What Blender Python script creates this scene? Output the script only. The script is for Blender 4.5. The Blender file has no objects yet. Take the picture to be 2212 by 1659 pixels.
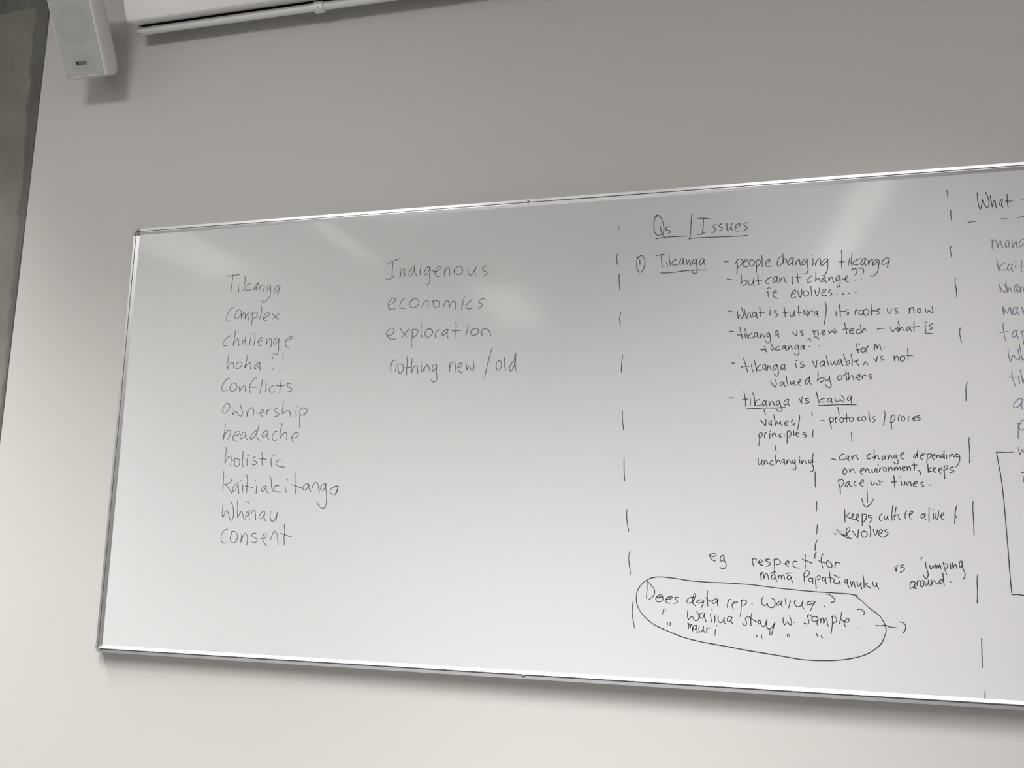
import bpy, bmesh, math, random
from mathutils import Vector, Matrix
random.seed(4)
S = bpy.context.scene
COL = S.collection
Z0 = 0.95            # height of the whiteboard's lower edge above the floor

# ------------------------------------------------------------------ camera
Mw = [[0.9751909, 0.2209836, 0.0129973], [-0.0220201, 0.1552618, -0.9876279], [-0.2202676, 0.9628396, 0.1562759]]
POS = [1.58356, -1.89096, 0.40358]
cam_d = bpy.data.cameras.new('camera')
cam_d.sensor_fit = 'HORIZONTAL'; cam_d.sensor_width = 36.0
cam_d.lens = 1680.0 / 2212.0 * 36.0
cam_d.clip_start = 0.02
cam = bpy.data.objects.new('camera', cam_d); COL.objects.link(cam)
r, d, f = [Vector(v) for v in Mw]
rot = Matrix((r, -d, -f)).transposed()
cam.matrix_world = Matrix.Translation(Vector((POS[0], POS[1], POS[2] + Z0))) @ rot.to_4x4()
S.camera = cam

# ------------------------------------------------------------------ world, exposure
W = bpy.data.worlds.new('world'); S.world = W; W.use_nodes = True
W.node_tree.nodes['Background'].inputs[0].default_value = (0.9, 0.93, 1, 1)
W.node_tree.nodes['Background'].inputs[1].default_value = 0.0
vs = S.view_settings
vs.view_transform = 'Standard'; vs.look = 'None'; vs.gamma = 1.0; vs.use_curve_mapping = False
vs.exposure = 0.13

# ------------------------------------------------------------------ helpers
def mat(name, col, rough=0.5, metal=0.0, spec=0.5):
    m = bpy.data.materials.new(name); m.use_nodes = True
    b = m.node_tree.nodes['Principled BSDF']
    b.inputs['Base Color'].default_value = (*col, 1)
    b.inputs['Roughness'].default_value = rough
    b.inputs['Metallic'].default_value = metal
    b.inputs['Specular IOR Level'].default_value = spec
    return m
def nodes(m):
    return m.node_tree.nodes, m.node_tree.links, m.node_tree.nodes['Principled BSDF']
def noise_tint(m, scale, amt, bump=0.0, bscale=200, bdist=0.0005):
    n, l, b = nodes(m)
    tc = n.new('ShaderNodeTexCoord'); no = n.new('ShaderNodeTexNoise')
    no.inputs['Scale'].default_value = scale; no.inputs['Detail'].default_value = 4
    l.new(tc.outputs['Object'], no.inputs['Vector'])
    c = b.inputs['Base Color'].default_value[:3]
    mx = n.new('ShaderNodeMix'); mx.data_type = 'RGBA'
    mx.inputs[6].default_value = (*[v * (1 - amt) for v in c], 1)
    mx.inputs[7].default_value = (*[min(1, v * (1 + amt)) for v in c], 1)
    l.new(no.outputs['Fac'], mx.inputs[0]); l.new(mx.outputs[2], b.inputs['Base Color'])
    if bump:
        n2 = n.new('ShaderNodeTexNoise'); n2.inputs['Scale'].default_value = bscale
        l.new(tc.outputs['Object'], n2.inputs['Vector'])
        bp = n.new('ShaderNodeBump'); bp.inputs['Strength'].default_value = bump; bp.inputs['Distance'].default_value = bdist
        l.new(n2.outputs['Fac'], bp.inputs['Height']); l.new(bp.outputs['Normal'], b.inputs['Normal'])
    return m

def link(name, verts, faces, m, parent=None, smooth=False, loc=None):
    me = bpy.data.meshes.new(name)
    me.from_pydata([tuple(v) for v in verts], [], faces); me.update()
    bm = bmesh.new(); bm.from_mesh(me)
    bmesh.ops.recalc_face_normals(bm, faces=bm.faces); bm.to_mesh(me); bm.free()
    if m: me.materials.append(m)
    if smooth:
        for p in me.polygons: p.use_smooth = True
    o = bpy.data.objects.new(name, me); COL.objects.link(o)
    if parent: o.parent = parent
    if loc: o.location = loc
    return o
def box(x0, x1, y0, y1, z0, z1):
    v = [(x, y, z) for x in (x0, x1) for y in (y0, y1) for z in (z0, z1)]
    f = [(0, 1, 3, 2), (4, 6, 7, 5), (0, 4, 5, 1), (2, 3, 7, 6), (0, 2, 6, 4), (1, 5, 7, 3)]
    return v, f
def join(*parts):
    V, F = [], []
    for v, f in parts:
        n = len(V); V += list(v); F += [tuple(i + n for i in q) for q in f]
    return V, F
def sweep(rings, closed=True, caps=True):
    """rings: list of equally long point lists"""
    V, F = [], []; n = len(rings[0])
    for rg in rings: V += [tuple(p) for p in rg]
    for i in range(len(rings) - 1):
        for j in range(n if closed else n - 1):
            a = i * n + j; b = i * n + (j + 1) % n
            F.append((a, b, b + n, a + n))
    if caps:
        F.append(tuple(range(n))); F.append(tuple(range((len(rings) - 1) * n, len(rings) * n)))
    return V, F
def ringpts(c, ax1, ax2, r1, r2, n=24):
    c = Vector(c); ax1 = Vector(ax1); ax2 = Vector(ax2)
    return [c + ax1 * (r1 * math.cos(2 * math.pi * k / n)) + ax2 * (r2 * math.sin(2 * math.pi * k / n)) for k in range(n)]
def bevel(o, w, seg=2):
    b = o.modifiers.new('bevel', 'BEVEL'); b.width = w; b.segments = seg; b.limit_method = 'ANGLE'
    return o
def thing(name, label, cat, loc, group=None):
    o = bpy.data.objects.new(name, None); COL.objects.link(o); o.location = loc
    o.empty_display_size = 0.05
    o['label'] = label; o['category'] = cat
    if group: o['group'] = group
    return o
def struct(o, label=None):
    o['kind'] = 'structure'
    if label: o['label'] = label
    return o

# ------------------------------------------------------------------ materials
m_wall = noise_tint(mat('wall_paint', (0.53, 0.516, 0.490), 0.55), 3.0, 0.015, 0.12, 260, 0.0004)
m_back = noise_tint(mat('far_wall_paint', (0.78, 0.77, 0.74), 0.6), 2.0, 0.02)
m_ceil = noise_tint(mat('ceiling_tile', (0.74, 0.735, 0.71), 0.9), 60, 0.03)
m_floor = noise_tint(mat('carpet', (0.13, 0.13, 0.127), 0.95), 150, 0.25, 0.6, 500, 0.002)
m_board = mat('whiteboard_enamel', (0.62, 0.627, 0.622), 0.17, 0.0, 0.62)
n, l, b = nodes(m_board)
tc = n.new('ShaderNodeTexCoord'); no = n.new('ShaderNodeTexNoise'); no.inputs['Scale'].default_value = 3.0; no.inputs['Detail'].default_value = 5
l.new(tc.outputs['Object'], no.inputs['Vector'])
mr = n.new('ShaderNodeMapRange'); mr.inputs[3].default_value = 0.06; mr.inputs[4].default_value = 0.13
l.new(no.outputs['Fac'], mr.inputs[0]); l.new(mr.outputs[0], b.inputs['Roughness'])
nb = n.new('ShaderNodeTexNoise'); nb.inputs['Scale'].default_value = 4.5; nb.inputs['Detail'].default_value = 1.0
l.new(tc.outputs['Object'], nb.inputs['Vector'])
bp = n.new('ShaderNodeBump'); bp.inputs['Strength'].default_value = 1.0; bp.inputs['Distance'].default_value = 0.0006
l.new(nb.outputs['Fac'], bp.inputs['Height']); l.new(bp.outputs['Normal'], b.inputs['Normal'])
m_alu = mat('satin_aluminium', (0.78, 0.78, 0.785), 0.34, 1.0)
m_cap = mat('grey_plastic', (0.30, 0.30, 0.295), 0.45)
m_screw = mat('steel_screw', (0.55, 0.54, 0.52), 0.3, 1.0)
m_dark = mat('dark_slot', (0.01, 0.01, 0.012), 0.8)
m_white = mat('white_enamel_metal', (0.92, 0.905, 0.91), 0.32)
m_tube = mat('white_painted_tube', (0.85, 0.85, 0.82), 0.4)
m_clip = mat('white_clip_plastic', (0.90, 0.89, 0.87), 0.35)
m_spk = mat('speaker_shell', (0.78, 0.745, 0.745), 0.42)
m_inkg = mat('faded_black_marker', (0.042, 0.043, 0.040), 0.5)
m_inkk = mat('black_marker', (0.016, 0.016, 0.015), 0.45)
m_inkp = mat('purple_marker', (0.135, 0.12, 0.20), 0.5)
m_smg = mat('smudged_marker', (0.30, 0.30, 0.295), 0.6)
m_smt = mat('wiped_marker_haze', (0.52, 0.52, 0.518), 0.6)

def concrete():
    m = mat('raw_concrete', (0.2, 0.2, 0.19), 0.9)
    n, l, b = nodes(m)
    tc = n.new('ShaderNodeTexCoord'); sp = n.new('ShaderNodeSeparateXYZ'); l.new(tc.outputs['Object'], sp.inputs[0])
    def N(scale, detail=6, stretch=None):
        x = n.new('ShaderNodeTexNoise'); x.inputs['Scale'].default_value = scale; x.inputs['Detail'].default_value = detail
        if stretch:
            mp = n.new('ShaderNodeMapping'); mp.inputs['Scale'].default_value = stretch
            l.new(tc.outputs['Object'], mp.inputs[0]); l.new(mp.outputs[0], x.inputs['Vector'])
        else: l.new(tc.outputs['Object'], x.inputs['Vector'])
        return x.outputs['Fac']
    def MA(op, a, bb=None, c=None):
        x = n.new('ShaderNodeMath'); x.operation = op
        for i, v in enumerate((a, bb, c)):
            if v is None: continue
            if isinstance(v, (int, float)): x.inputs[i].default_value = v
            else: l.new(v, x.inputs[i])
        return x.outputs[0]
    # object x = 0 at the corner edge (negative inward), object z = height over the floor
    width = MA('MULTIPLY_ADD', sp.outputs['Z'], 0.034, -0.045)          # stained border, wider near the top
    wob = MA('MULTIPLY_ADD', N(14, 6), 0.045, -0.0225)
    edge = MA('ADD', MA('ADD', sp.outputs['X'], width), wob)
    mr = n.new('ShaderNodeMapRange'); mr.inputs[1].default_value = -0.004; mr.inputs[2].default_value = 0.003
    l.new(edge, mr.inputs[0])
    topb = MA('ADD', MA('SUBTRACT', sp.outputs['Z'], 2.945), MA('MULTIPLY', wob, 0.7))
    mr2 = n.new('ShaderNodeMapRange'); mr2.inputs[1].default_value = -0.003; mr2.inputs[2].default_value = 0.004
    l.new(topb, mr2.inputs[0])
    dark = MA('MAXIMUM', mr.outputs[0], mr2.outputs[0])
    cr = n.new('ShaderNodeValToRGB'); e = cr.color_ramp.elements
    e[0].position = 0.3; e[0].color = (0.15, 0.144, 0.122, 1); e[1].position = 0.72; e[1].color = (0.22, 0.21, 0.178, 1)
    l.new(N(5, 8), cr.inputs[0])
    mx = n.new('ShaderNodeMix'); mx.data_type = 'RGBA'
    l.new(dark, mx.inputs[0]); l.new(cr.outputs[0], mx.inputs[6]); 
    cr2 = n.new('ShaderNodeValToRGB'); e2 = cr2.color_ramp.elements
    e2[0].position = 0.35; e2[0].color = (0.092, 0.088, 0.080, 1); e2[1].position = 0.68; e2[1].color = (0.155, 0.149, 0.136, 1)
    l.new(N(11, 8, (1, 1, 0.35)), cr2.inputs[0]); l.new(cr2.outputs[0], mx.inputs[7])
    # small pores
    vo = n.new('ShaderNodeTexVoronoi'); vo.inputs['Scale'].default_value = 38
    nd = n.new('ShaderNodeTexNoise'); nd.inputs['Scale'].default_value = 120; l.new(tc.outputs['Object'], nd.inputs['Vector'])
    va = n.new('ShaderNodeVectorMath'); va.operation = 'MULTIPLY_ADD'; va.inputs[1].default_value = (0.012, 0.012, 0.012)
    l.new(nd.outputs['Color'], va.inputs[0]); l.new(tc.outputs['Object'], va.inputs[2]); l.new(va.outputs[0], vo.inputs['Vector'])
    pm = n.new('ShaderNodeMapRange'); pm.inputs[1].default_value = 0.05; pm.inputs[2].default_value = 0.16
    l.new(vo.outputs['Distance'], pm.inputs[0])
    gate = MA('GREATER_THAN', N(9, 3), 0.44)
    pore = MA('MAXIMUM', pm.outputs[0], gate)
    mx2 = n.new('ShaderNodeMix'); mx2.data_type = 'RGBA'; l.new(pore, mx2.inputs[0])
    mx2.inputs[6].default_value = (0.06, 0.058, 0.052, 1); l.new(mx.outputs[2], mx2.inputs[7])
    l.new(mx2.outputs[2], b.inputs['Base Color'])
    h = MA('ADD', MA('MULTIPLY', N(60, 8), 0.5), MA('MULTIPLY', pore, 1.0))
    bp = n.new('ShaderNodeBump'); bp.inputs['Strength'].default_value = 0.6; bp.inputs['Distance'].default_value = 0.002
    l.new(h, bp.inputs['Height']); l.new(bp.outputs['Normal'], b.inputs['Normal'])
    return m
m_conc = concrete()

# ------------------------------------------------------------------ room
YW = 0.024                      # face of the front wall
XE = -0.411                     # where the plaster wall meets the concrete column
RX0, RX1, RY0, RH = -2.9, 5.6, -7.2, 3.42
v, f_ = box(XE, RX1, YW, YW + 0.15, 0, RH); struct(link('wall_front', v, f_, m_wall))
v, f_ = box(RX0, XE - 0.62, YW, YW + 0.15, 0, RH); o = struct(link('wall_front', v, f_, m_wall))
v, f_ = box(RX0 - 0.15, RX0, RY0, YW + 0.15, 0, RH); struct(link('wall_left', v, f_, m_back))
v, f_ = box(RX1, RX1 + 0.15, RY0, YW + 0.15, 0, RH); struct(link('wall_right', v, f_, m_back))
v, f_ = box(RX0, RX1, RY0 - 0.15, RY0, 0, RH); struct(link('wall_back', v, f_, m_back))
v, f_ = box(RX0 - 0.15, RX1 + 0.15, RY0 - 0.15, YW + 0.15, -0.1, 0); struct(link('floor', v, f_, m_floor))
v, f_ = box(RX0 - 0.15, RX1 + 0.15, RY0 - 0.15, YW + 0.15, RH, RH + 0.1); struct(link('ceiling', v, f_, m_ceil))
# concrete column left of the board: front nearly flush with the plaster, arris slightly broken
random.seed(9)
prof = [(-0.62, 0.15), (-0.62, -0.001), (-0.004, -0.001), (-0.0005, 0.003), (-0.0005, 0.15)]
rings = []
for k in range(41):
    z = RH * k / 40
    j = random.uniform(-0.0006, 0.0006)
    rings.append([(x + (j if i in (2, 3) else 0), y, z) for i, (x, y) in enumerate(prof)])
v, f_ = sweep(rings)
colm = struct(link('concrete_column', v, f_, m_conc, loc=(XE, YW, 0)), 'raw grey concrete column with darker stained border beside the white wall')

# ------------------------------------------------------------------ whiteboard
BW, BH = 3.6, 1.2
wb = thing('whiteboard', 'large wall-mounted whiteboard with aluminium frame, covered in handwritten notes', 'whiteboard', (0, 0, Z0))
YB = 0.0225                       # back of the frame; it hangs 8 mm off the wall
def lift(o): return o
# frame profile: u = inward from outer edge, h = out from the back
PR = [(0, 0), (0, 0.0135), (0.0010, 0.0204), (0.0086, 0.0217), (0.0088, 0.0120), (0.0107, 0.0120), (0.0110, 0.0221), (0.0124, 0.0221), (0.0186, 0.0166), (0.0186, 0)]
CL = 0.022
def rail(side):
    rg = []
    for t in (0, 1):
        pts = []
        for u, h in PR:
            if side == 'top': p = (CL + t * (BW - 2 * CL), YB - h, BH - u)
            if side == 'bottom': p = (CL + t * (BW - 2 * CL), YB - h, u)
            if side == 'left': p = (u, YB - h, CL + t * (BH - 2 * CL))
            if side == 'right': p = (BW - u, YB - h, CL + t * (BH - 2 * CL))
            pts.append(p)
        rg.append(pts)
    v, f_ = sweep(rg)
    return link('frame_rail', v, f_, m_alu, wb)
rails = {s: rail(s) for s in ('top', 'bottom', 'left', 'right')}
def corner(sx, sz):
    R0 = 0.017
    rg = []
    e = 0.0007
    prof2 = [(u - e if i < 4 else u, h + e) for i, (u, h) in enumerate(PR)]
    prof2[0] = (-e, 0); prof2[-1] = (PR[-1][0], 0)
    stations = [('a', 0)] + [('c', k / 10) for k in range(11)] + [('b', 0)]
    for kind, t in stations:
        pts = []
        for u, h in prof2:
            R1 = max(R0 - u, 0.0); c = max(R0, u)
            if kind == 'a': x, z = CL, u
            elif kind == 'b': x, z = u, CL
            else:
                a = -math.pi / 2 - t * math.pi / 2
                x = c + R1 * math.cos(a); z = c + R1 * math.sin(a)
            if sx < 0: x = BW - x
            if sz < 0: z = BH - z
            pts.append((x, YB - h, z))
        rg.append(pts)
    v, f_ = sweep(rg)
    return link('corner_cap', v, f_, m_cap, wb)
for sx in (1, -1):
    for sz in (1, -1): corner(sx, sz)
v, f_ = box(0.0182, BW - 0.0182, 0.0060, 0.020, 0.0182, BH - 0.0182)
surf = link('writing_surface', v, f_, m_board, wb)
# hanging blocks between board and wall
for x in (0.35, 1.8, 3.2):
    for z in (0.12, 1.06):
        v, f_ = box(x, x + 0.05, 0.0195, YW - Z0 * 0, z, z + 0.03); link('mounting_block', v, f_, m_cap, wb)
# screws through the rails
def screw(x, z, out):
    n_ = 16
    rg = [ringpts((x, y, z), (1, 0, 0), (0, 0, 1), r_, r_, n_) for y, r_ in ((0.0045, 0.0046), (0.0012, 0.0046), (-0.0006, 0.0038), (-0.0014, 0.0020), (-0.0015, 0.0008))]
    v, f_ = sweep(rg)
    o = link('screw', v, f_, m_screw, wb, smooth=True)
    a = box(x - 0.0026, x + 0.0026, -0.00175, -0.0011, z - 0.0004, z + 0.0004)
    b_ = box(x - 0.0004, x + 0.0004, -0.00175, -0.0011, z - 0.0026, z + 0.0026)
    v, f_ = join(a, b_); link('screw_slot', v, f_, m_dark, o)
for x in (1.188, 2.388):
    screw(x, BH - 0.0085, 1); screw(x, 0.0075, -1)

# ------------------------------------------------------------------ projection screen
sc = thing('projection_screen', 'white pull-down projection screen case with round bottom bar, above the whiteboard', 'projector screen', (-0.038, YW, Z0 + 1.8235))
SL = 2.62
def cz(z): return z - 1.80
cp = [(-0.0315, 1.985), (-0.0315, 1.830), (-0.058, 1.8235), (-0.058, 1.845), (-0.0735, 1.845), (-0.0735, 1.8225), (-0.110, 1.8105), (-0.1145, 1.8125), (-0.127, 1.835), (-0.1365, 1.870), (-0.1395, 1.900), (-0.1375, 1.940), (-0.128, 1.968), (-0.105, 1.985)]
cp = [(y + 0.030, z) for y, z in cp]
v, f_ = sweep([[(x, y, cz(z)) for y, z in cp] for x in (0.0, SL)])
case = link('case', v, f_, m_white, sc, smooth=True)
ce = case.modifiers.new('split', 'EDGE_SPLIT'); ce.split_angle = math.radians(33)
v, f_ = box(0.003, SL - 0.003, -0.0433, -0.0282, cz(1.838), cz(1.8445)); link('slot', v, f_, m_dark, sc)
ec = [(-0.001 - 0.0 , 0)]
def endcap(x0, x1):
    rg = []
    for x, s in ((x0, 0.985), (x0 + 0.0006, 1.0), (x1, 1.0)):
        cy, c_z = -0.05, 1.90
        rg.append([(x, cy + (y - cy) * s, cz(c_z + (z - c_z) * s)) for y, z in cp if z != 1.845])
    v, f_ = sweep(rg); return link('end_cap', v, f_, m_white, sc)
endcap(-0.0025, 0.0); endcap(SL + 0.0025, SL)
PY, PZ, PRr = -0.040, 1.8035, 0.0112
rg = [ringpts((x, PY, cz(PZ)), (0, 1, 0), (0, 0, 1), r_, r_, 28) for x, r_ in ((0.006, 0.0095), (0.0072, PRr), (SL - 0.0072, PRr), (SL - 0.006, 0.0095))]
v, f_ = sweep(rg); bar = link('bottom_bar', v, f_, m_tube, sc, smooth=True)
bar.data.polygons[-1].use_smooth = False; bar.data.polygons[-2].use_smooth = False
for sx in (0, 1):
    xx = 0.0115 if sx == 0 else SL - 0.0115
    rg = [ringpts((xx, PY - 0.006, cz(PZ) - 0.0092 + dz), (1, 0, 0), (0, 1, 0), 0.0018, 0.0018, 10) for dz in (0, -0.0011)]
    v, f_ = sweep(rg); link('bar_screw', v, f_, m_dark, bar)
v, f_ = box(0.010, SL - 0.010, -0.0365, -0.0355, cz(PZ) + 0.009, cz(1.8440)); link('screen_fabric', v, f_, m_dark, sc)
# pull clip wrapped round the bar
def clip(xc):
    w = 0.0145
    sec = [(-0.0565, 0.0105), (-0.0585, 0.0125), (-0.0690, 0.0135), (-0.0800, 0.0105), (-0.0840, 0.003), (-0.0835, -0.008), (-0.0790, -0.0125), (-0.0700, -0.0150), (-0.0610, -0.0145), (-0.0560, -0.0100), (-0.0545, 0.0)]
    rg = [[(x, y + 0.030, cz(PZ) + z) for y, z in sec] for x in (xc - w, xc + w)]
    v, f_ = sweep(rg); o = bevel(link('pull_clip', v, f_, m_clip, sc), 0.0012)
    rg = [ringpts((xc + 0.002, -0.0516 - dy, cz(PZ) - 0.0100), (1, 0, 0), (0, 0.6, -0.8), 0.0016, 0.0012, 10) for dy in (0.0, 0.0006)]
    v, f_ = sweep(rg); link('clip_hole', v, f_, m_dark, o)
clip(0.606)

# ------------------------------------------------------------------ loudspeaker
TL = math.radians(26.5)
sp = thing('loudspeaker', 'white wall-mounted loudspeaker with grey grille, tilted down beside the concrete column', 'loudspeaker', (-0.1585, -0.070, Z0 + 1.6635))
sp.rotation_euler = (TL, 0, 0)        # local +y into the wall, +z up along the grille
H = 0.285
def sect(zz, k, d):
    """outline at height zz; k widens, d is depth"""
    hw = 0.0715
    pts = [(hw - 0.0035, 0.0), (hw - 0.001, 0.001), (hw + 0.001, 0.004), (hw + 0.002, 0.010), (hw + 0.002, 0.018), (hw + 0.001, d * 0.55), (hw - 0.004, d * 0.78), (hw - 0.014, d * 0.93), (hw - 0.030, d)]
    L = [(-x, y) for x, y in pts]
    allp = pts + L[::-1]
    return [(x * k, min(y, d), zz) for x, y in allp]
rg = []
for zz, k, dd in ((0.0, 0.985, 0.050), (0.001, 1.0, 0.056), (0.006, 1.0, 0.068), (0.014, 1.0, 0.077), (0.026, 1.0, 0.083), (0.05, 1.0, 0.087), (0.14, 1.0, 0.089), (0.235, 1.0, 0.087), (0.262, 1.0, 0.080), (0.276, 1.0, 0.068), (H - 0.001, 1.0, 0.056), (H, 0.985, 0.050)):
    rg.append(sect(zz, k, dd))
v, f_ = sweep(rg)
shell = link('shell', v, f_, m_spk, sp, smooth=True)
es = shell.modifiers.new('split', 'EDGE_SPLIT'); es.split_angle = math.radians(32)
m_gr = mat('grille_mesh', (0.44, 0.45, 0.435), 0.55)
n, l, b = nodes(m_gr)
tc = n.new('ShaderNodeTexCoord'); vo = n.new('ShaderNodeTexVoronoi'); vo.inputs['Scale'].default_value = 620; vo.inputs['Randomness'].default_value = 0.0
l.new(tc.outputs['Object'], vo.inputs['Vector'])
bp = n.new('ShaderNodeBump'); bp.inputs['Strength'].default_value = 0.25; bp.inputs['Distance'].default_value = 0.0006
l.new(vo.outputs['Distance'], bp.inputs['Height']); l.new(bp.outputs['Normal'], b.inputs['Normal'])
m_gr2 = mat('grille_over_cone', (0.41, 0.42, 0.40), 0.55)
m_gr3 = mat('grille_over_dome', (0.425, 0.43, 0.41), 0.55)
v, f_ = box(-0.0675, 0.0675, -0.0016, 0.001, 0.0035, H - 0.0035); gr = bevel(link('grille', v, f_, m_gr, sp), 0.0006)
rg = [ringpts((-0.002, y, 0.142), (1, 0, 0), (0, 0, 1), r_, r_, 48) for y, r_ in ((-0.0015, 0.0565), (-0.0019, 0.0562))]
v, f_ = sweep(rg); link('woofer', v, f_, m_gr2, gr)
rg = [ringpts((-0.002, y, 0.142), (1, 0, 0), (0, 0, 1), r_, r_, 40) for y, r_ in ((-0.0018, 0.0325), (-0.0022, 0.0322))]
v, f_ = sweep(rg); link('woofer_dome', v, f_, m_gr3, gr)
v, f_ = box(-0.034, 0.042, -0.0017, -0.0014, 0.012, 0.062); link('tweeter_horn', v, f_, m_gr2, gr)
v, f_ = box(-0.0105, 0.0155, -0.0030, -0.0015, 0.0325, 0.0420)
bd = link('badge', v, f_, mat('badge_grey', (0.15, 0.145, 0.14), 0.5), gr)
def quad(pts, y0, y1): return sweep([[(x, y, z) for x, z in pts] for y in (y0, y1)])
v1 = quad([(-0.0205, 0.0420), (-0.0175, 0.0420), (-0.0145, 0.0325), (-0.0175, 0.0325)], -0.0032, -0.0015)
v2 = quad([(-0.0165, 0.0420), (-0.0125, 0.0420), (-0.0098, 0.0325), (-0.0138, 0.0325)], -0.0032, -0.0015)
v, f_ = join(v1, v2); link('badge_mark', v, f_, mat('badge_black', (0.02, 0.02, 0.02), 0.4), gr)
# bracket: arm from the shell's back to a wall plate
m_brk = mat('bracket_metal', (0.42, 0.41, 0.41), 0.45)
q = Matrix.Rotation(-TL, 4, 'X')       # world directions in the speaker's own frame
def wl(dx, dy, dz):                    # world offset from the speaker's origin
    return q @ Vector((dx, dy, dz))
ax, ay, az = wl(1, 0, 0), wl(0, 1, 0), wl(0, 0, 1)
PC = (-0.045, YW + 0.070, 0.20)
rg = [ringpts(wl(PC[0], PC[1] - o_, PC[2]), ax, az, r1, r1 * 1.3, 28) for o_, r1 in ((0.0, 0.022), (0.010, 0.022), (0.013, 0.019))]
v, f_ = sweep(rg); br = link('bracket', v, f_, m_brk, sp)
a0 = wl(-0.045, YW + 0.060, 0.20); a1 = Vector((-0.03, 0.082, 0.15))
rg = [ringpts(pp, ax, az, 0.016, 0.016, 18) for pp in (a0, a1)]
v, f_ = sweep(rg); link('bracket_arm', v, f_, m_brk, br)

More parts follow.
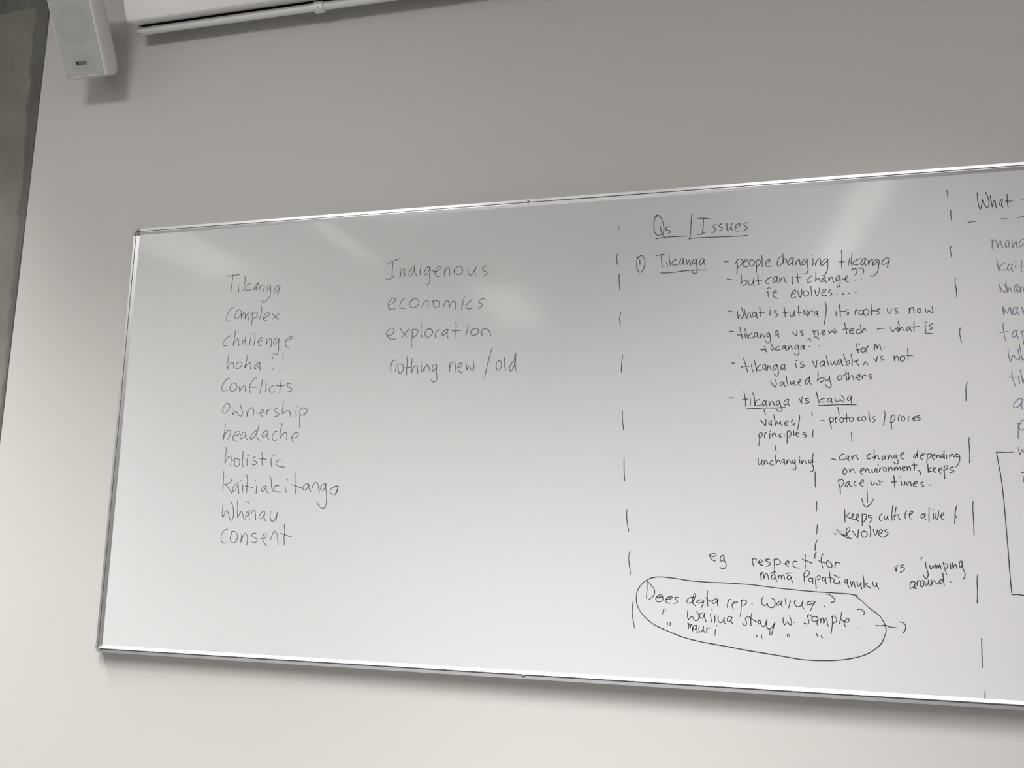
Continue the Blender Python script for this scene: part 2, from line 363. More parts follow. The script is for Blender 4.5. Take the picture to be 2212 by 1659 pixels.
# ------------------------------------------------------------------ handwriting
INK = """g|Tikanga|3174 10389 3356 10412 3560 10417;3354 10442 3350 10276 3334 10100 3325 9935;3547 10119 3559 10020 3575 9913;3728 10369 3750 10274 3736 10119 3713 9929;3927 10134 3871 10135 3813 10076 3776 10000 3811 9953 3895 9949 3960 9975;4182 10157 4122 10118 4060 10024 4036 9954 4065 9962 4118 10031 4181 10144;4158 10116 4129 10021 4121 9934;4196 10099 4203 10007 4202 9905;4201 9911 4233 10025 4312 10079 4361 10051 4354 9970 4331 9889;4551 10053 4504 10071 4447 10004 4422 9925 4448 9898 4501 9944 4548 10042;4548 10038 4561 9902 4554 9768 4496 9655 4394 9576 4326 9583 4317 9645;4815 10034 4768 10036 4702 9953 4658 9836 4680 9819 4739 9855 4805 9938 4845 10013;4852 10003 4819 9889 4780 9757
g|complex|3468 9452 3408 9470 3311 9363 3249 9211 3257 9114 3312 9081 3385 9089;3622 9407 3559 9361 3514 9238 3520 9157 3569 9136 3649 9194 3704 9288 3677 9366 3633 9402;3704 9288 3709 9191 3710 9124;3709 9134 3749 9247 3779 9313 3814 9292 3825 9206 3836 9113;3835 9119 3875 9232 3932 9301 3955 9267 3942 9162 3928 9071;4053 9263 4058 9138 4049 9024 4038 8929;4029 9254 4087 9306 4170 9306 4204 9266 4179 9171 4090 9118;4307 9463 4327 9356 4310 9223 4278 9087;4405 9124 4489 9149 4557 9213 4564 9260 4511 9276 4434 9214 4399 9114 4430 9056 4506 9053;4642 9251 4733 9177 4859 9063;4862 9228 4775 9156 4679 9065
g|challenge|3473 8629 3424 8662 3317 8612 3221 8501 3201 8415 3252 8377 3349 8391;3553 8799 3551 8642 3528 8509 3517 8372;3523 8385 3576 8507 3639 8572 3671 8542 3674 8447 3701 8362;3890 8601 3851 8574 3802 8480 3796 8420 3832 8413 3877 8497 3901 8572;3897 8568 3897 8458 3933 8358;4049 8747 4055 8604 4032 8491 4022 8355;4153 8738 4173 8619 4171 8487 4160 8351;4246 8465 4333 8458 4411 8507 4418 8557 4365 8574 4308 8520 4283 8435 4309 8365 4372 8336 4405 8356;4536 8534 4538 8436 4528 8353;4530 8357 4586 8481 4654 8530 4687 8497 4687 8412 4686 8309;4887 8541 4826 8548 4760 8466 4755 8391 4787 8367 4854 8425 4909 8517;4908 8532 4913 8367 4916 8198 4886 8096 4816 8079 4756 8132;5108 8469 5204 8479 5311 8531 5323 8568 5268 8579 5162 8508 5108 8398 5123 8332 5177 8274 5238 8262
g|hoha|3398 8118 3389 7962 3372 7830 3394 7716;3393 7720 3431 7829 3509 7893 3561 7882 3582 7806 3579 7730;3667 7860 3652 7785 3671 7724 3729 7723 3807 7781 3832 7855 3788 7898 3705 7893 3667 7856;3980 8081 3961 7927 3932 7815 3918 7731;3921 7734 3989 7823 4067 7871 4107 7838 4105 7688;4384 7868 4333 7869 4257 7796 4217 7723 4247 7699 4312 7739 4376 7840;4384 7868 4381 7765 4402 7652
g|!|4722 8073 4742 8016 4758 7960;4772 7683 4789 7676
g|!|5052 8082 5072 8025 5061 7951;5075 7675 5091 7667
g|conflicts|3462 7433 3429 7456 3342 7370 3269 7240 3261 7137 3312 7095 3435 7115;3584 7321 3523 7234 3516 7132 3571 7084 3662 7110 3723 7202 3700 7287 3615 7316;3791 7219 3811 7125 3824 7058;3824 7066 3863 7171 3930 7231 3977 7206 3979 7122 4004 7055;4321 7416 4281 7460 4185 7378 4123 7249 4111 7138 4150 7022;4117 7190 4219 7188 4330 7198;4489 7393 4474 7260 4450 7131 4454 7016;4606 7220 4608 7128 4604 7050;4608 7279 4629 7260;4844 7211 4775 7198 4709 7125 4723 7066 4796 7031 4885 7048;5057 7391 5046 7247 5031 7119 5032 7005;4914 7217 5025 7207 5145 7208;5352 7250 5300 7278 5233 7243 5256 7188 5359 7139 5391 7102 5344 7048 5246 7026
g|ownership|3485 6731 3442 6756 3376 6677 3334 6557 3349 6498 3412 6482 3490 6546 3547 6656 3526 6740 3484 6756;3625 6655 3630 6534 3662 6438;3662 6441 3718 6515 3762 6523 3815 6449 3890 6398 3940 6419 3943 6511 3868 6697;4075 6519 4085 6454 4099 6380;4098 6390 4125 6527 4199 6627 4273 6580 4293 6497 4277 6386;4362 6469 4473 6464 4562 6493 4584 6548 4527 6562 4490 6504 4499 6439 4564 6367;4692 6556 4677 6483 4692 6437;4677 6483 4719 6546 4786 6582;4990 6588 4927 6580 4914 6534 4973 6479 5045 6441 5019 6396 4911 6363;5156 6786 5152 6640 5139 6531 5155 6440;5155 6440 5230 6502 5318 6525 5370 6482 5388 6364;5542 6516 5550 6443 5565 6362;5582 6633 5595 6615;5662 6550 5668 6378 5671 6234 5675 6072;5662 6541 5738 6595 5847 6566 5871 6502 5807 6422 5695 6392
g|headache|3438 6208 3446 6057 3428 5891 3415 5726;3418 5763 3468 5909 3552 6010 3619 5991 3619 5890 3561 5762;3731 5861 3828 5870 3906 5915 3898 5964 3831 5971 3753 5916 3710 5816 3737 5733 3861 5702;4087 5941 4015 5951 3940 5869 3925 5796 3968 5774 4044 5832 4099 5913;4092 5923 4092 5813 4173 5736;4437 5984 4367 5975 4263 5876 4230 5785 4271 5766 4357 5830 4429 5956;4474 6165 4448 6029 4422 5902 4450 5793 4516 5720;4743 5981 4668 5972 4593 5900 4594 5828 4639 5818 4714 5881 4769 5953;4769 5962 4730 5881 4750 5791 4814 5736;5017 5966 4968 5966 4895 5862 4898 5762 4954 5726 5032 5744;5156 6176 5131 6041 5111 5896 5128 5784;5128 5788 5182 5878 5267 5935 5319 5895 5315 5736;5469 5795 5571 5794 5654 5865 5641 5919 5553 5920 5488 5857 5464 5768 5530 5653
g|holistic|3517 5552 3533 5415 3518 5269 3518 5097;3521 5106 3572 5233 3648 5302 3703 5251 3689 5043;3759 5178 3796 5224 3907 5233 3967 5160 3941 5052 3872 5025 3812 5079 3809 5187;4043 5441 4050 5287 4045 5142 4075 5007;4174 5250 4185 5160 4189 5049;4183 5323 4234 5308;4426 5286 4358 5259 4363 5196 4466 5142 4450 5088 4372 5067 4336 5097;4604 5403 4632 5286 4629 5160 4653 5044;4550 5236 4640 5223 4750 5218;4900 5259 4900 5142 4922 5017;4940 5343 4988 5307;5200 5196 5127 5196 5052 5142 5056 5080 5148 5026 5307 5009
g|kaitiakitanga|3493 4896 3511 4715 3507 4517 3516 4328;3772 4698 3733 4608 3636 4554 3526 4535;3536 4539 3630 4500 3719 4393 3808 4292;3970 4595 3907 4573 3815 4456 3805 4376 3839 4358 3908 4421 3958 4556;3962 4583 3977 4448 4004 4293;4100 4539 4108 4432 4095 4285;4032 4646 4068 4624;4197 4804 4231 4665 4229 4504 4236 4322;4173 4503 4294 4486 4416 4461;4508 4506 4519 4399 4512 4301;4461 4657 4482 4639;4789 4508 4730 4498 4666 4427 4664 4379 4710 4369 4783 4445 4809 4499;4809 4499 4806 4401 4882 4299;4884 4789 4937 4650 4958 4491 5003 4346;5172 4519 5084 4518 5024 4465 5023 4403 5114 4354 5242 4348;5369 4494 5369 4406 5404 4339;5382 4692 5422 4671;5625 4857 5630 4672 5648 4478 5679 4300;5547 4551 5689 4505 5831 4466;6023 4569 5956 4568 5874 4489 5888 4419 5946 4410 6009 4481 6034 4560;6038 4551 6050 4446 6113 4359;6127 4442 6169 4552 6242 4614 6303 4553 6324 4448 6356 4354;6541 4563 6473 4580 6391 4518 6382 4431 6444 4406 6498 4467 6541 4563;6512 4572 6537 4380 6564 4172 6544 3982 6470 3938 6373 3988 6294 4100;6866 4504 6781 4512 6671 4433 6661 4338 6754 4304 6845 4357 6880 4496;6851 4535 6876 4487 6835 4383 6813 4253
g|Whanau|3545 4033 3549 3855 3547 3713 3579 3657;3579 3660 3626 3785 3671 3848 3715 3804 3766 3663 3823 3579 3877 3647 3880 3824 3830 4001 3767 4093;3973 4095 4000 3932 3996 3790 4016 3658;4016 3662 4068 3774 4123 3828 4159 3757 4186 3661 4239 3614;4350 3857 4293 3821 4241 3723 4254 3674 4302 3707 4352 3831;4353 3822 4347 3707 4379 3599;4408 3740 4431 3832 4499 3859 4534 3780 4556 3605;4806 3828 4747 3836 4665 3747 4646 3668 4702 3639 4766 3696 4808 3811;4805 3767 4798 3661 4853 3584;4973 3836 4971 3717 4998 3612 5049 3578 5104 3631 5155 3737 5178 3828;5173 3825 5159 3685 5144 3548;4218 4080 4264 4083 4326 4057
g|consent|3736 3348 3661 3334 3579 3235 3558 3112 3607 3004 3729 2989;3855 3294 3964 3296 4035 3210 4040 3087 3976 3007 3897 3010 3834 3118 3876 3277;4168 3230 4166 3125 4149 3005;4149 3011 4195 3143 4256 3249 4318 3215 4347 3094 4337 2950;4590 3264 4512 3263 4461 3227 4509 3167 4630 3117 4616 3047 4540 3014 4495 3036;4732 3128 4826 3125 4895 3192 4876 3253 4808 3234 4786 3138 4832 3035 4921 2936;5009 3065 5054 3213 5124 3327 5197 3250 5226 3113 5254 2979;5394 3511 5418 3341 5411 3151 5438 2974;5293 3273 5440 3238 5621 3187
g|Indigenous|7986 10452 8122 10526 8345 10603;8160 10517 8153 10315 8147 10119;7983 10059 8036 10032 8121 10065 8199 10129;8378 10339 8373 10209 8378 10069;8378 10079 8410 10226 8473 10325 8499 10258 8503 10146 8542 10098;8791 10353 8720 10320 8639 10213 8627 10112 8671 10096 8744 10189 8791 10344;8792 10446 8788 10279 8797 10167 8850 10109;8948 10298 8941 10196 8950 10100;8948 10396 8973 10370;9210 10311 9163 10332 9081 10235 9056 10134 9104 10108 9168 10165 9219 10310;9191 10321 9227 10236 9208 10089 9221 9960 9196 9851 9147 9826 9115 9870;9278 10214 9382 10181 9474 10231 9510 10284 9471 10318 9407 10281 9367 10191 9375 10098 9423 10044 9488 10046;9640 10271 9624 10177 9618 10074;9618 10078 9651 10203 9714 10278 9756 10243 9764 10150 9772 10055;9883 10180 9918 10243 10009 10292 10093 10260 10122 10176 10087 10096 9996 10064 9913 10096 9879 10181 9911 10164;10277 10231 10266 10141 10289 10066 10336 10031 10399 10079 10451 10167 10486 10247;10486 10238 10461 10130 10482 10034;10780 10254 10749 10268 10669 10200 10670 10154 10743 10114 10795 10066 10763 10022 10682 9981
g|economics|8082 9353 8158 9353 8251 9419 8277 9482 8237 9521 8144 9479 8076 9372 8080 9270 8145 9207 8231 9203 8296 9237;8576 9486 8523 9489 8441 9410 8403 9311 8419 9237 8486 9215 8574 9226;8751 9423 8696 9398 8671 9317 8711 9242 8805 9228 8897 9279 8937 9359 8891 9444 8806 9476 8741 9447;9029 9240 9082 9344 9155 9399 9193 9375 9190 9284 9193 9184;9296 9348 9341 9386 9424 9391 9500 9333 9502 9242 9430 9191 9364 9222 9344 9295 9332 9378;9602 9178 9640 9282 9711 9383 9758 9330 9780 9185;9780 9188 9823 9300 9886 9352 9942 9313 9949 9231 9955 9137;10154 9384 10144 9258 10114 9125;10172 9459 10194 9442;10396 9364 10316 9313 10240 9218 10246 9155 10311 9125 10410 9138;10743 9365 10694 9386 10614 9344 10569 9293 10615 9264 10679 9225 10653 9172 10573 9122
g|exploration|8020 8557 8088 8496 8201 8519 8264 8599 8232 8691 8166 8684 8074 8606 8069 8515 8129 8422 8216 8382 8328 8402;8436 8674 8520 8553 8627 8449;8694 8664 8595 8550 8478 8404;8781 8588 8777 8417 8763 8291 8776 8173;8734 8581 8798 8633 8910 8628 8939 8591 8896 8484 8815 8415;9020 8778 9021 8642 9021 8534 9047 8416;9281 8623 9189 8618 9136 8539 9148 8439 9214 8404 9295 8452 9343 8531 9318 8604 9253 8633 9179 8618;9440 8545 9415 8465 9426 8384;9423 8492 9466 8580 9548 8604;9778 8586 9714 8598 9624 8529 9598 8468 9626 8440 9699 8482 9760 8569;9751 8560 9741 8453 9775 8363;9964 8788 9985 8695 9980 8534 9987 8387;9879 8552 9998 8551 10139 8558;10313 8628 10279 8523 10251 8408;10275 8692 10294 8670;10476 8595 10396 8545 10383 8465 10426 8419 10507 8422 10577 8476 10585 8555 10521 8593 10449 8587;10686 8401 10675 8508 10727 8576 10808 8564 10881 8500 10922 8384
g|nothing|8210 7804 8207 7661 8226 7499;8220 7660 8258 7794 8331 7828 8358 7764 8358 7639 8350 7505;8429 7717 8407 7655 8437 7511 8486 7453 8548 7526 8557 7633 8523 7706 8439 7712;8652 7908 8665 7737 8658 7577 8664 7416;8577 7611 8666 7609 8759 7624;8806 7859 8792 7716 8788 7573 8792 7458;8792 7467 8843 7608 8915 7659 8958 7622 8964 7453;9062 7673 9059 7584 9074 7486;9046 7753 9065 7735;9125 7591 9132 7493;9132 7493 9165 7617 9228 7668 9266 7614 9301 7480;9466 7676 9411 7677 9367 7611 9366 7523 9407 7504 9459 7582 9475 7670;9475 7661 9477 7484 9497 7343 9469 7247 9397 7210 9341 7267
g|new|9829 7696 9832 7581 9840 7479;9838 7581 9883 7703 9955 7727 9984 7647 9987 7541 9975 7445;10040 7584 10121 7591 10165 7642 10136 7699 10092 7679 10061 7592 10078 7486 10133 7441 10183 7457;10281 7665 10288 7586 10302 7507;10302 7512 10345 7602 10372 7610 10400 7530 10455 7485 10485 7563 10467 7730
g|~/|10968 8078 10926 7953 10860 7693 10802 7450 10776 7280
g|old|11081 7669 11074 7565 11102 7486 11155 7484 11215 7578 11204 7683 11151 7728 11099 7686;11281 7820 11298 7680 11303 7558 11331 7462;11546 7699 11485 7657 11429 7555 11430 7468 11471 7450 11530 7535 11567 7672;11549 7725 11564 7915 11587 7897 11580 7741 11573 7586 11601 7450
k|Qs|15178 11290 15153 11322 15114 11215 15094 11040 15109 10899 15162 10811 15236 10803 15319 10858 15341 10971 15316 11130 15260 11275 15187 11337 15145 11304;15281 11019 15253 11015 15279 10887 15310 10798 15350 10737;15473 11005 15420 11000 15379 10959 15403 10923 15484 10899 15492 10864 15458 10819 15417 10822;15144 10713 15350 10734 15563 10737 15775 10732 15889 10736
k|~/|16046 11270 16030 11280 16010 11098 15988 10839 15962 10615
k|Issues|16174 11165 16238 11173 16367 11160 16471 11138;16311 11164 16299 10991 16269 10768;16156 10755 16228 10757 16334 10795;16616 10986 16558 10973 16530 10923 16581 10885 16583 10833 16502 10769;16755 11002 16699 10972 16674 10930 16736 10891 16751 10856 16686 10795;16859 10995 16863 10883 16881 10795 16934 10860 16977 10961 16985 10986;16985 10986 16959 10910 16980 10814;17045 10870 17125 10882 17181 10929 17159 10965 17095 10944 17048 10870 17059 10800 17106 10777 17161 10785;17372 10976 17317 10980 17261 10949 17275 10905 17336 10858 17319 10817 17247 10774;15932 10661 16130 10670 16451 10666 16849 10652 17165 10648 17330 10657
k|circled 1|14691 10235 14674 10279 14661 10141 14663 9984 14703 9886 14752 9866 14819 9940 14862 10077 14851 10216 14799 10289 14741 10289 14699 10243;14735 10192 14738 10070
k|Tikanga|15150 10268 15228 10286 15339 10303;15268 10278 15271 10122 15283 9954;15399 10097 15403 10028 15413 9964;15453 10267 15465 10128 15487 9997;15625 10144 15559 10114 15517 10047 15565 10001 15655 10010;15787 10169 15747 10146 15704 10062 15719 10010 15769 10041 15803 10134;15803 10159 15793 10057 15821 9987;15875 10121 15882 10052 15897 9996;15897 9999 15923 10084 15948 10116 15963 10064 15977 9961;16093 10134 16036 10103 16018 10027 16058 9999 16100 10073 16109 10133;16109 10124 16114 10004 16124 9901 16117 9799 16060 9759 16005 9797 16014 9839;16278 10140 16213 10101 16186 10000 16217 9972 16275 10046 16301 10113;16301 10113 16291 10028 16316 9948;15232 9843 15269 9820 15399 9813 15627 9826 15869 9847 16110 9847 16353 9833
k|- people|16762 10022 16870 10016;17067 10033 17079 9914 17067 9796 17056 9701;17041 9950 17067 10033 17146 10071 17207 10025 17173 9925 17093 9863;17222 9990 17300 10002 17325 10043 17287 10054 17222 9990 17211 9906 17249 9859 17319 9866;17395 10031 17354 9982 17359 9898 17421 9869 17469 9925 17471 9992 17426 10029 17387 10023;17517 9973 17520 9838 17516 9704;17502 9974 17550 10021 17612 10009 17617 9950 17560 9869 17536 9851;17644 10142 17659 10032 17652 9931 17652 9836;17732 9927 17802 9939 17839 9987 17813 10014 17750 9976 17728 9893 17760 9841 17860 9849
k|- but|16825 9579 16935 9559;17157 9682 17158 9556 17142 9426;17142 9431 17191 9504 17261 9525 17291 9482 17250 9417 17190 9395;17324 9539 17321 9447 17358 9398 17414 9442 17449 9565;17449 9560 17438 9457 17445 9364;17545 9657 17549 9535 17554 9393;17489 9502 17563 9501 17632 9502
k|changing|18123 10064 18053 10052 18007 9954 18003 9854 18045 9835 18116 9906;18136 10139 18141 10013 18131 9897;18132 9900 18167 10012 18212 9992 18224 9916 18260 9864;18381 10024 18312 10016 18255 9940 18242 9874 18275 9855 18338 9918 18380 9999;18364 9983 18345 9901 18357 9825;18415 9947 18407 9823;18407 9827 18453 9928 18500 9975 18513 9924 18517 9849 18538 9810;18667 9982 18613 9968 18565 9905 18562 9838 18608 9844 18656 9916 18686 9972;18685 9956 18685 9815 18692 9699 18651 9618 18601 9621;18810 9982 18814 9907 18798 9808;18788 10061 18806 10056;18862 9871 18862 9805;18862 9808 18906 9934 18967 9972 18979 9897 18959 9783;19150 9945 19087 9957 19008 9870 18990 9814 19027 9798 19098 9873 19145 9928;19141 9937 19138 9789 19113 9658 19053 9555 19000 9550
k|tikanga|19453 10141 19461 10000 19443 9853 19443 9722;19395 9861 19454 9857 19514 9869;19631 9949 19609 9860 19586 9755;19681 10061 19672 9938 19652 9841 19670 9750;19865 9913 19795 9898 19704 9838 19694 9789 19766 9766 19855 9788;19982 9916 19913 9899 19875 9820 19869 9771 19912 9760 19953 9840 19979 9903;19960 9888 19952 9807 19977 9732;20028 9868 20029 9757;20029 9762 20079 9865 20124 9887 20118 9830 20123 9732;20253 9863 20188 9866 20142 9812 20134 9764 20167 9749 20221 9808 20260 9854;20282 9853 20254 9741 20224 9596 20168 9510 20101 9473 20054 9492;20500 9872 20451 9904 20362 9856 20318 9777 20334 9744 20392 9749 20452 9794 20492 9857;20484 9849 20458 9761 20433 9657
k|can|17851 9576 17789 9549 17725 9478 17718 9436 17753 9418 17792 9419;17981 9580 17928 9575 17891 9502 17889 9444 17931 9450 17975 9522 17989 9572;17992 9563 17973 9489 18002 9430;18041 9536 18045 9432;18045 9439 18086 9525 18141 9550 18154 9496 18159 9446 18196 9408
k|it|18339 9561 18335 9470 18326 9375;18435 9683 18448 9563 18453 9406;18398 9541 18474 9529 18537 9522
k|change??|18779 9562 18730 9531 18659 9453 18661 9400 18709 9401 18771 9434;18863 9648 18857 9525 18845 9413;18845 9418 18893 9490 18923 9496 18935 9438 18985 9386;19066 9521 19011 9467 18997 9410 19031 9409 19072 9488;19066 9513 19062 9431 19082 9378;19144 9509 19142 9403;19143 9408 19184 9490 19221 9497 19232 9422 19256 9364;19386 9529 19333 9515 19300 9435 19320 9393 19367 9448 19393 9520;19392 9512 19391 9398 19382 9300 19349 9242 19321 9263 19319 9307;19437 9441 19514 9432 19560 9478 19559 9519 19525 9505 19505 9408 19540 9370 19585 9379;19656 9631 19673 9668 19732 9673 19774 9638 19763 9573 19727 9523;19703 9397 19710 9394;19827 9671 19864 9685 19907 9663 19918 9597 19896 9538;19853 9410 19861 9405
k|ie|17748 9288 17772 9309 17818 9302;17759 9232 17762 9152 17764 9089;17878 9188 17928 9185 17960 9222 17938 9242 17907 9219 17881 9154 17901 9071 17980 9036
k|evolves....|18301 9134 18352 9140 18392 9195 18378 9229 18332 9206 18291 9126 18291 9052 18324 9029 18390 9056;18433 9209 18449 9118 18486 9043;18486 9043 18525 9131 18525 9243;18633 9199 18572 9178 18561 9113 18604 9065 18665 9083 18680 9156 18640 9194;18735 9298 18741 9169 18746 9051;18820 9206 18838 9099 18871 9065 18907 9145 18924 9250;18973 9125 19034 9147 19066 9194 19045 9220 18991 9182 18968 9109 18985 9059 19029 9049 19074 9063;19174 9189 19139 9182 19123 9142 19180 9115 19194 9090 19159 9059;19286 9069 19315 9065;19415 9079 19463 9074;19548 9089 19581 9082;19710 9105 19731 9099
k|- What|16837 8784 16956 8751;17044 8764 17047 8656 17054 8581;17054 8589 17093 8662 17114 8669 17127 8603 17157 8585 17180 8667 17143 8854;17203 8814 17222 8681 17254 8578;17255 8584 17301 8711 17331 8701 17344 8627 17366 8593;17463 8720 17409 8715 17383 8650 17397 8605 17436 8623 17477 8703;17478 8720 17483 8637 17491 8568;17560 8861 17567 8732 17581 8597;17539 8712 17615 8702 17676 8700
k|is|17793 8755 17784 8633;17772 8819 17800 8813;17937 8741 17899 8742 17890 8702 17949 8658 17956 8625 17901 8578
k|tutura|18111 8848 18125 8708 18131 8574;18071 8681 18132 8683 18193 8689;18242 8711 18243 8621 18276 8579 18318 8626 18345 8723;18341 8712 18334 8634 18347 8587;18437 8833 18435 8711 18444 8588;18403 8684 18463 8677 18508 8675;18558 8722 18559 8640 18580 8607 18612 8646 18630 8718;18622 8703 18618 8630 18638 8575;18673 8692 18662 8611;18667 8652 18695 8683 18756 8700;18859 8689 18807 8681 18778 8631 18795 8590 18834 8620 18859 8676;18859 8684 18851 8611 18868 8549
k|~/|19044 8887 19055 8748 19032 8571 18988 8360
k|- tikanga|16849 8280 16942 8267;17084 8374 17101 8258 17121 8158 17145 8063;17029 8178 17090 8181 17140 8194;17196 8205 17205 8139 17218 8086;17200 8336 17223 8237 17258 8137 17264 8085;17366 8223 17306 8176 17274 8137 17288 8095 17349 8101 17404 8124;17476 8227 17430 8213 17409 8148 17426 8115 17473 8146 17488 8210;17483 8211 17486 8145 17510 8087;17544 8192 17545 8086;17545 8094 17581 8174 17612 8181 17632 8115 17654 8082;17758 8209 17704 8186 17694 8121 17731 8112 17756 8168;17764 8184 17773 8086 17773 8005 17726 7966 17674 7992 17655 8025;17941 8250 17895 8228 17877 8147 17906 8130 17946 8185 17951 8242;17955 8226 17957 8160 17970 8092
k|vs|18275 8205 18314 8155 18361 8105;18361 8105 18375 8177 18377 8242;18511 8229 18466 8222 18450 8191 18509 8164 18515 8132 18469 8113
k|new|18735 8236 18747 8180 18764 8115;18764 8118 18770 8195 18824 8228 18844 8192 18852 8111;18924 8157 18976 8163 19000 8202 18978 8216 18948 8204 18923 8141 18951 8111 18996 8122;19078 8207 19093 8143;19093 8143 19154 8196 19183 8195 19203 8147 19240 8161 19235 8209 19204 8259
k|tikanga??|17545 7801 17614 7799 17675 7817;17635 7883 17652 7814 17672 7745;17770 7851 17788 7810 17810 7777;17786 7956 17813 7874 17863 7783;17957 7877 17911 7846 17879 7815 17901 7782 17999 7795;18093 7888 18047 7866 18045 7809 18075 7808 18108 7880;18100 7880 18105 7815 18133 7769;18168 7878 18171 7781;18171 7784 18204 7861 18235 7868 18248 7819 18269 7786;18385 7895 18324 7865 18314 7801 18351 7799 18399 7870;18399 7878 18398 7774 18404 7693 18360 7647 18316 7667 18302 7697;18526 7882 18473 7860 18448 7804 18485 7787 18525 7858;18518 7874 18516 7818 18541 7769;18606 8011 18644 8031 18673 8005 18663 7958;18746 8051 18780 8074 18823 8056 18851 8015;18851 7858 18858 7852;18633 7849 18640 7846
k|- tikanga|16877 7510 16915 7504 16946 7487;16884 7500 16907 7476;17146 7619 17183 7472 17210 7358 17233 7264;17111 7380 17089 7406 17174 7415 17268 7408;17327 7452 17332 7355 17355 7270;17389 7566 17411 7449 17431 7352 17436 7287;17525 7446 17470 7391 17438 7352 17475 7310 17543 7304;17632 7459 17585 7428 17579 7348 17604 7315 17644 7394 17639 7451;17639 7443 17643 7362 17659 7294;17683 7418 17674 7300;17675 7313 17705 7409 17736 7408 17755 7327 17780 7302;17895 7436 17834 7413 17808 7342 17829 7296 17877 7356 17902 7428;17909 7419 17920 7307 17924 7211 17892 7160 17840 7189 17831 7221;18068 7439 18007 7417 17981 7337 18010 7304 18057 7367 18079 7431;18074 7423 18067 7351 18084 7294
k|is|18308 7472 18320 7408 18332 7341;18307 7523 18351 7511;18487 7483 18442 7476 18425 7437 18491 7411 18520 7394 18489 7363 18419 7357
k|valuable|18697 7493 18727 7397 18761 7335;18764 7335 18777 7427 18791 7506;18944 7486 18885 7479 18852 7401 18872 7361 18918 7391 18958 7477;18958 7469 18955 7406 18967 7350;19001 7611 19018 7499 19048 7369;19093 7481 19102 7410 19130 7401 19178 7479;19179 7503 19182 7423 19210 7383;19311 7515 19259 7492 19233 7422 19254 7398 19300 7444 19325 7506;19327 7490 19327 7411 19354 7367;19378 7639 19399 7536 19431 7448;19422 7425 19461 7463 19498 7485 19503 7438 19471 7392 19420 7380;19542 7634 19557 7515 19550 7371;19605 7463 19656 7473 19693 7488 19665 7496 19647 7442 19694 7367
k|^|19795 7375 19835 7452 19855 7428 19895 7372
k|valued|17737 7052 17779 6959 17844 6897;17847 6897 17870 6988 17843 7072;18006 7017 17961 7002 17946 6947 17980 6930 18019 6969 18039 7024;18043 7008 18041 6953 18069 6901;18098 7158 18104 7047 18129 6927;18182 7021 18197 6957 18235 6980 18263 7043;18263 7043 18261 6980 18300 6928;18340 6994 18392 7008 18424 7055 18387 7056 18355 6993 18367 6938 18407 6932;18603 7106 18543 7068 18507 6990 18530 6950 18584 7004 18611 7106;18617 7146 18601 7051 18613 6988 18643 6947
k|by|18801 7236 18798 7125 18776 7019;18776 7023 18830 7077 18897 7099 18924 7059 18892 7005 18837 6998;18948 7098 18960 7043 19003 7026 19051 7119;19051 7111 19053 7009 19079 6930 19046 6868 18989 6877 18951 6941
k|others|19285 7145 19241 7130 19219 7076 19236 7036 19287 7043 19326 7097 19299 7137;19406 7244 19408 7142 19420 7029;19350 7143 19410 7173 19469 7195;19461 7188 19457 7109 19460 7031;19458 7047 19493 7116 19538 7139 19557 7091 19567 7013;19607 7082 19664 7081 19717 7119 19704 7150 19653 7136 19635 7074 19661 7026 19705 7028;19755 7110 19749 7055;19750 7079 19782 7133 19832 7134;19961 7151 19918 7145 19895 7114 19944 7090 19950 7066 19898 7039
k|- tikanga|16782 6655 16813 6666 16902 6656;17131 6812 17147 6684 17161 6572 17153 6457;17091 6616 17148 6625 17212 6627;17267 6658 17271 6586 17265 6482;17327 6776 17354 6680 17366 6568 17362 6465;17473 6614 17404 6584 17371 6505 17415 6464 17506 6483;17630 6572 17577 6581 17537 6518 17543 6473 17581 6485 17621 6548;17622 6572 17619 6501 17637 6437;17689 6563 17701 6468;17701 6471 17734 6546 17772 6561 17792 6506 17813 6458;17914 6583 17861 6560 17844 6497 17873 6473 17912 6512 17932 6574;17932 6574 17940 6479 17964 6400 17968 6345 17934 6322 17875 6338 17840 6386;18124 6610 18056 6588 18016 6510 18044 6470 18105 6516 18126 6603;18123 6595 18112 6508 18147 6452
k|vs|18361 6622 18381 6567 18412 6511;18415 6511 18411 6590 18436 6652;18575 6618 18508 6611 18492 6580 18564 6548 18578 6524 18496 6502
k|kawa|18743 6772 18766 6638 18794 6509;18944 6619 18874 6605 18806 6567 18841 6527 18936 6533;19049 6617 18997 6603 18976 6548 19001 6521 19046 6555 19063 6609;19070 6601 19061 6555 19076 6511;19144 6631 19148 6569 19175 6529 19219 6544 19250 6583 19277 6551 19319 6527 19344 6581 19311 6644 19281 6675;19491 6656 19441 6657 19406 6595 19414 6556 19458 6563 19490 6625 19499 6656;19498 6640 19495 6578 19483 6498
k|~underline|17178 6396 17383 6401 17609 6409 17833 6405 18039 6421
k|~underline|18760 6450 18983 6455 19230 6462 19593 6456
k|its|19264 8666 19266 8558;19349 8819 19353 8687 19356 8533;19348 8663 19418 8660 19476 8657;19537 8695 19493 8689 19483 8649 19540 8622 19543 8598 19486 8568
k|roots|19714 8687 19680 8648 19683 8568;19682 8624 19718 8679 19741 8690;19820 8674 19768 8660 19757 8589 19799 8555 19852 8601 19855 8656 19813 8674;19907 8686 19870 8656 19862 8576 19914 8537 19967 8580 19978 8651 19936 8685 19907 8678;20036 8793 20033 8673 20034 8537;20043 8648 20086 8643 20129 8636;20218 8685 20167 8675 20151 8643 20206 8609 20212 8585 20153 8559
k|us|20378 8681 20385 8593 20411 8557 20449 8599 20462 8685;20604 8687 20547 8674 20530 8643 20585 8608 20598 8584 20547 8555
